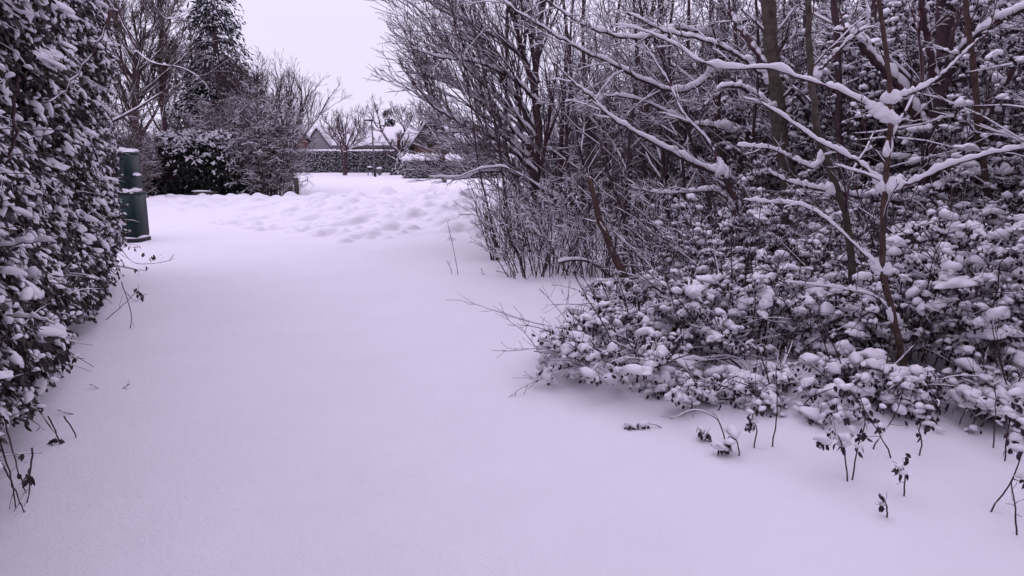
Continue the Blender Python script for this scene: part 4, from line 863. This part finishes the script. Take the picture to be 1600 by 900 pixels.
# ------------------------------------------------------------------ leafy snow-laden shrubs
def leafy(label, cx, cy, rx, ry, h, nst, ncl, seed, tpl=BL1, bs=.04, ls=.034, z0=0.0, top=.5, snowp=.8, name='leafy_shrub', group='snow laden leafy shrubs of the thicket', inner=0, twg=1, cat='shrub'):
    global rng
    keep = rng; rng = np.random.default_rng(seed); r = rng
    zb = G0(cx, cy)
    t = thing(name, label, cat, (cx, cy, zb), group)
    gb, gl, gs = Geo(), Geo(), Geo(); K = 9
    aa = r.uniform(0, 2 * np.pi, nst); q = np.sqrt(r.random(nst))
    b0 = np.stack([cx + np.cos(aa) * q * rx * .5, cy + np.sin(aa) * q * ry * .5, np.zeros(nst)], 1); b0[:, 2] = gz(b0[:, 0], b0[:, 1]) - .04
    s = np.linspace(0, 1, K)[None, :, None]; hh = h * r.uniform(.45, 1.0, nst) * (1 - .35 * q)
    lean = np.stack([np.cos(aa) * rx, np.sin(aa) * ry, np.zeros(nst)], 1) * r.uniform(.3, .75, (nst, 1)) * (q[:, None] + .2)
    P = b0[:, None] + lean[:, None] * s ** 1.4 + np.array([0, 0, 1.]) * hh[:, None, None] * (s * 1.25 - .3 * s ** 3) + r.normal(0, .012, (nst, K, 3)) * s
    rr = np.linspace(.007, .003, K)[None] * r.uniform(.6, 1.2, (nst, 1)); tubes(gb, P, rr, 4); snowcaps(gs, P, rr, 1.3, prof=PROF4)
    c1 = spawn(P, rr, 8, (.18, .55), 48, 6, up=-.02, wob=.13, rk=.6, rmin=.002, tmin=.2); tubes(gb, *c1, 3); snowcaps(gs, *c1, 1.5, hmin=.008, prof=PROF4)
    c2 = spawn(c1[0], c1[1], 2 * twg, (.35, .7), 45, 4, up=-.06, wob=.15, rk=.6, rmin=.0018, tmin=.2); tubes(gb, *c2, 3)
    nw = max(6, int(nst * .8)); wi = r.integers(0, nst, nw); KW = 10; WP = np.zeros((nw, KW, 3)); WP[:, 0] = P[wi, 2]; d = nrm(np.stack([np.cos(aa[wi]), np.sin(aa[wi]) * .6, r.uniform(.5, 2.2, nw)], 1) + r.normal(0, .5, (nw, 3)) * [1, 1, .2])
    stp = (np.minimum(h, 1.6) * r.uniform(.7, 1.35, nw) / (KW - 1) + .01)[:, None]
    for i_ in range(1, KW): d = nrm(d + r.normal(0, .07, (nw, 3)) + [0, 0, -.07]); WP[:, i_] = WP[:, i_ - 1] + d * stp
    wr = np.linspace(.0055, .0024, KW)[None] * np.ones((nw, 1)); tubes(gb, WP, wr, 4); snowcaps(gs, WP[::2], wr[::2], .7, hmin=.003, prof=PROF4)
    c3 = spawn(WP, wr, 6, (.15, .5), 40, 5, up=0, wob=.12, rk=.6, rmin=.0017, tmin=.2); tubes(gb, *c3, 3)
    pts = np.concatenate([c1[0][:, 2:].reshape(-1, 3), c2[0][:, 1:].reshape(-1, 3), P[:, 4:].reshape(-1, 3)])
    ncl = int(ncl * 1.2); bs = bs * .8; C = pts[r.integers(0, len(pts), ncl)] + r.normal(0, .02, (ncl, 3)); C[:, 2] = np.maximum(C[:, 2], gz(C[:, 0], C[:, 1]) + .03)
    m = 4; idx = np.repeat(np.arange(ncl), m); D = r.normal(0, .5, (ncl * m, 3)); D[:, 2] -= r.uniform(.3, 1.4, ncl * m)
    leaves(gl, C[idx] + r.normal(0, bs * .75, (ncl * m, 3)) * [1, 1, .5] - [0, 0, bs * .25], D * [.7, .7, 1], ls * r.uniform(.75, 1.3, ncl * m), ls * r.uniform(.26, .36, ncl * m))
    k = r.random(ncl) < snowp; q_ = C[k]; n = len(q_); big = np.minimum(r.lognormal(-.08, .42, n), 1.9)
    blobs(gs, q_ + [0, 0, bs * .1], bs * big * r.uniform(.85, 1.15, n), bs * .72 * big, bs * .68 * big, None, r.uniform(0, .45, n), tpl)
    for _ in range(2):
        k2 = r.random(n) < .75; q2 = q_[k2]; n2 = len(q2); blobs(gs, q2 + r.normal(0, bs * .75, q2.shape) * [1, 1, .45] - [0, 0, bs * .1], bs * r.uniform(.45, .8, n2), bs * .45, bs * .42, None, r.uniform(0, .6, n2), tpl)
    k4 = r.random(n) < .035; q4 = q_[k4]; n4 = len(q4); bb = r.uniform(1.3, 2.3, n4); blobs(gs, q4, bs * bb * 1.3, bs * bb, bs * bb * .55, None, r.uniform(-.2, .5, n4), BL3)
    gb.build('twigs', M['twigclean'], t); gl.build('leaves', M['leaf'], t, False); gs.build('snow', M['snow'], t)
    rng = keep; return t
def lf(label, u, v, Y, rx, ry, h, nst, ncl, seed, **k):
    p = W(u, v, Y); return leafy(label, p[0], Y, rx, ry, h, nst, ncl, seed, **k)
lf('low leafy shrub spreading furthest out over the lane under long bare twigs', 990, 600, 5.25,   .72, .65, .58, 30, 350, 301, tpl=BL2, bs=.042)
lf('trailing low leafy growth right of the tuft that points left', 1110, 650, 4.6, .42, .28, .24, 12, 70, 321, tpl=BL2, bs=.046)
lf('trailing low leafy growth below the snow heaped shrub', 1215, 662, 4.4, .45, .32, .32, 12, 90, 322, tpl=BL2, bs=.046)
lf('trailing leafy growth just left of the foot of the reddish young tree', 1330, 690, 4.2, .42, .32, .36, 12, 110, 323, tpl=BL2, bs=.046)
lf('trailing leafy growth just right of the foot of the reddish young tree', 1480, 690, 4.1, .42, .32, .36, 12, 80, 324, tpl=BL2, bs=.046)
lf('loose leafy growth full of snow in front of the chest high shrub', 1590, 700, 4.15, .40, .32, .5, 16, 170, 325, tpl=BL2, bs=.046)
lf('rounded leafy shrub behind the low spreading one, at the foot of the sawn off trunk', 1000, 520, 6.3, .75, .6, .6, 26, 210, 302, bs=.042)
lf('snow heaped leafy shrub left of the slender grey trunk', 1180, 600, 5.4, .9, .65, .85, 36, 540, 303, tpl=BL2, bs=.044)
lf('leafy shrub heaped with snow below the tall greenish trunk', 1150, 500, 7.0, .9, .7, 1.15, 34, 480, 304, bs=.042)
lf('leafy shrub wrapped round the foot of the reddish young tree', 1400, 610, 5.1, .7, .5, .95, 30, 560, 305, tpl=BL2, bs=.044)
lf('leafy shrub between the slender grey trunk and the reddish one', 1320, 560, 5.8, .7, .6, 1.1, 28, 780, 306, bs=.044)
lf('dense leafy shrub at the right edge, chest high and full of snow', 1580, 600, 4.9, .8, .7, 1.35, 34, 1100, 307, tpl=BL2, bs=.044)
lf('tall leafy shrub in front of the dark forked trunk', 1440, 480, 6.3, .9, .6, 1.5, 34, 1150, 308, bs=.044)
lf('mid height leafy shrub behind the slender grey tree', 1280, 470, 7.4, 1.0, .7, 1.6, 38, 1150, 309, bs=.042)
lf('leafy shrub under the straight brown sapling', 1090, 450, 8.6, .8, .7, 1.2, 28, 340, 310, bs=.04)
lf('head high leafy mass between the tall greenish trunk and the dark stems', 1290, 430, 9.2, 1.2, .8, 2.5, 54, 2300, 311, bs=.046, ls=.045)
lf('very tall leafy mass behind the dark forked trunk', 1420, 430, 8.8, 1.3, .8, 4.3, 70, 4200, 312, bs=.046, ls=.045)
lf('very tall leafy mass filling the top right corner', 1560, 430, 7.8, 1.3, .8, 4.4, 80, 4800, 313, bs=.044, ls=.045, snowp=.7)
leafy('leafy mass at the right edge, enlarged out of view to shade the snow', 4.9, 2.6, 1.7, 4.6, 4.6, 120, 6500, 314, bs=.044, ls=.042)  # enlarged beside and behind the camera to darken the lower right snow
lf('tall leafy mass deep in the thicket right of centre', 1190, 400, 11.5, 1.4, .9, 2.1, 46, 1500, 315, bs=.05, ls=.05)
lf('far leafy mass behind the right side trees', 1480, 380, 11, 2.6, .9, 5.2, 80, 5200, 316, bs=.055, ls=.055)

# sprigs standing alone in the snow
SG = 'small leafy sprigs poking out of the snow'
def sprig(label, pts, Y, leavesn, seed, blobsz=.035, bare=False, leafdrop=1):
    global rng
    keep = rng; rng = np.random.default_rng(seed); r = rng
    Y = hit(*pts[0]) ; P = smoothpath(px(pts, Y, ground=False), 10, .002); P[0, 2] -= .03
    t = thing('sprig', label, 'plant', tuple(P[0]), SG)
    gb, gl, gs = Geo(), Geo(), Geo(); rr = np.linspace(.0042, .0022, 10)
    tubes(gb, P, rr, 5); c = spawn(P[None], rr[None], 6, (.1, .35), 45, 6, up=.03, wob=.28, rmin=.0015); tubes(gb, *c, 3); snowcaps(gs, P, rr, .7, prof=PROF4)
    if not bare:
        q = np.concatenate([P[5:], c[0][:, 2:].reshape(-1, 3)]); q = q[r.integers(0, len(q), leavesn)] + r.normal(0, .008, (leavesn, 3))
        idx = np.repeat(np.arange(leavesn), 3); D = r.normal(0, .45, (leavesn * 3, 3)); D[:, 2] -= 1
        leaves(gl, q[idx] + r.normal(0, .01, (leavesn * 3, 3)), D, .034 * r.uniform(.8, 1.3, leavesn * 3), .0115)
        b_ = q[::2]; n = len(b_); blobs(gs, b_ + [0, 0, .008], blobsz * r.uniform(.6, 1.2, n), blobsz * .7, blobsz * .55, None, .2, BL2)
    gb.build('stem', M['twigclean'], t); gl.build('leaves', M['leaf'], t, False); gs.build('snow', M['snow'], t)
    rng = keep
sprig('snow capped leafy tuft in front of the low shrub, pointing left', [(1040, 668), (1010, 662), (985, 668), (978, 676)], 4.45, 12, 401)
sprig('leafy tuft under a round pillow of snow below the snow heaped shrub', [(1155, 712), (1152, 690), (1140, 682), (1132, 700)], 4.05, 12, 402, .045)
sprig('short leafy sprig with a bare stalk at its side, left of the reddish young tree', [(1325, 752), (1318, 700), (1300, 672), (1285, 690)], 3.95, 12, 403, .045)
sprig('tall leaning leafy sprig with a pillow of snow at the foot of the reddish tree', [(1395, 715), (1360, 655), (1330, 615), (1315, 600)], 4.15, 14, 404, .04)
sprig('bent sprig with two dark leaves hanging near the snow', [(1412, 775), (1414, 745), (1408, 728), (1400, 735)], 3.7, 4, 405, .025)
sprig('tiny twig with curled tip standing alone in the snow', [(1387, 808), (1384, 790), (1380, 780)], 3.5, 2, 406, .015)
sprig('leaning leafy sprig at the right edge of the photo', [(1545, 800), (1575, 760), (1598, 705), (1612, 660)], 3.6, 16, 407, .04)
sprig('bare pointed stalk at the right edge below the leaning sprig', [(1590, 836), (1585, 790), (1580, 752), (1583, 745)], 3.4, 0, 408, bare=True)
sprig('upright leafy sprig at the right edge in front of the chest high shrub', [(1570, 720), (1574, 680), (1580, 640), (1590, 610)], 4.0, 14, 409, .04)
sprig('bare forked stalk standing in the snow between the two leafy tufts', [(1207, 698), (1212, 660), (1215, 620), (1213, 570)], 4.2, 0, 410, bare=True)
sprig('tall thin leaning stalk alone near the middle of the photo', [(716, 430), (710, 395), (704, 370), (699, 346)], 10.0, 0, 411, bare=True)
sprig('short leaning twig left of the tall thin stalk', [(707, 428), (702, 415), (699, 408)], 10.3, 0, 412, bare=True)
sprig('hooked twig in the snow right of the tall thin stalk', [(757, 430), (754, 426), (752, 422)], 10.2, 0, 413, bare=True)
sprig('small leafy clump in the snow left of the bare forked stalk', [(1112, 690), (1108, 680), (1100, 678)], 4.15, 5, 414, .03)

sprig('thin pair of stalks beside the short leafy sprig', [(1331, 750), (1340, 700), (1352, 660), (1345, 620)], 4, 6, 421, .025)
sprig('leaning dead stalk crossing behind the tall leaning sprig', [(1362, 702), (1385, 670), (1402, 640), (1410, 620)], 4, 0, 422, bare=True)
sprig('leafy sprig hanging low just in front of the foot of the reddish tree', [(1436, 712), (1440, 690), (1436, 668), (1450, 640)], 4, 10, 423, .035)
sprig('stiff upright dead stalk left of the sprigs at the right edge', [(1552, 700), (1553, 670), (1555, 645), (1554, 600)], 4, 0, 424, bare=True)
sprig('arching leafless stem behind the two leafy tufts', [(1135, 690), (1120, 655), (1085, 640), (1050, 655)], 4, 0, 425, bare=True)
sprig('leafy twig dipping to the snow under the snow heaped low branch', [(1178, 700), (1182, 670), (1176, 650), (1190, 625)], 4, 9, 426, .03)
# bare twigs reaching out over the lane
def lance(label, specs, seed, hk=.9):
    global rng
    keep = rng; rng = np.random.default_rng(seed)
    pts, Y0, Y1, r0, r1 = specs[0]
    P = smoothpath(px(pts, Y0, Y1), 20, r0 * .3); t = thing('snowy_branch', label, 'branch', tuple(P[0]), 'low branches reaching over the snow')
    gb, gs = Geo(), Geo()
    for pts, Y0, Y1, r0, r1 in specs:
        P = smoothpath(px(pts, Y0, Y1), 20, r0 * .3); rr = np.linspace(r0, r1, 20); tubes(gb, P, rr, 6, True); snowcaps(gs, P, rr, hk, hfac=1.9, lim=.1)
        c = spawn(P[None], rr[None], 6, (.12, .3), 40, 5, up=.02, wob=.12, rmin=.0022); tubes(gb, *c, 3); snowcaps(gs, *c, min(hk, .8) * .5, prof=PROF4)
    gb.build('wood', M['bark'], t); gs.build('snow', M['snow'], t); rng = keep
lance('snow heaped low branch that dips and bends at the right of the spreading shrub', [([(1290, 634), (1240, 630), (1185, 606), (1160, 580), (1144, 563), (1090, 562), (1037, 565), (980, 560)], 4.7, 4.9, .012, .005)], 501, 1.3)
lance('thick snow laden branch lying level across the low spreading shrub', [([(1200, 470), (1150, 506), (1100, 525), (1050, 548), (988, 552), (905, 552), (834, 550)], 5.6, 5.0, .018, .004)], 502, 1.6)
lance('long thin bare twig reaching furthest left over the lane', [([(1000, 540), (960, 522), (900, 516), (840, 505), (785, 490), (735, 472)], 5.4, 5.2, .006, .0018), ([(850, 560), (820, 520), (795, 500), (780, 472)], 5.2, 5.2, .003, .0015)], 503, .5)
lance('crooked dark twig hanging down to the lane below the longest one', [([(880, 550), (862, 575), (840, 590), (800, 590)], 5.0, 4.9, .004, .0018)], 504, .4)
lance('bare forked twigs bending down to the snow in front of the low shrub', [([(1190, 630), (1150, 640), (1110, 660), (1080, 655)], 4.5, 4.3, .005, .002), ([(1250, 610), (1225, 650), (1200, 690), (1165, 700)], 4.4, 4.2, .004, .002)], 505, .4)
lance('low straight branch running out to the snow at the lane edge under the fan tree', [([(860, 455), (830, 425), (800, 405), (775, 390), (745, 368)], 10.0, 10.6, .009, .003)], 506, .8)
lance('level snowy branch above the lane right of the snow pile', [([(840, 290), (790, 262), (745, 265), (712, 277), (668, 275)], 9.5, 9.0, .010, .003)], 507, 1.2)
# dense brushwood deep inside the thicket
for k_, (lab, u, Y, rx, h) in enumerate([('tall twig tangle deep in the thicket behind the fan tree', 900, 15.5, 1.2, 4.2), ('tall twig tangle deep in the thicket left of the straight brown sapling', 985, 14.5, 1.1, 4.6),
        ('tall twig tangle deep in the thicket right of the straight brown sapling', 1085, 13.5, 1.1, 4.8), ('tall twig tangle behind the tall greenish trunk', 1180, 13.2, 1.1, 5.0), ('tall twig tangle between the greenish trunk and the dark stems', 1270, 12.5, 1.1, 5.2),
        ('tall twig tangle behind the dark forked trunk', 1400, 12.5, 1.5, 5.6), ('tall twig tangle at the far right of the thicket', 1540, 12.0, 1.5, 5.6)]):
    twig_bush(lab, XA(u, Y), Y, rx, .8, h, 46, 600 + k_, [dict(n=11, lf=(.14, .34), ang=42, K=6, up=.03, wob=.16, tmin=.1, rmin=.006), dict(n=6, lf=(.35, .75), ang=42, K=4, up=.02, wob=.2, rmin=.0045), dict(n=3, lf=(.4, .8), ang=40, K=3, up=0, wob=.2, rmin=.0036)],
              name='brushwood', r0=.016, hk=.8, spread=1.3, group='tall twig tangles deep in the thicket', snowlv=2)
for o in S.objects:
    if o.get('label') and not 4 <= len(o['label'].split()) <= 16: print('LABELLEN', len(o['label'].split()), o['label'])
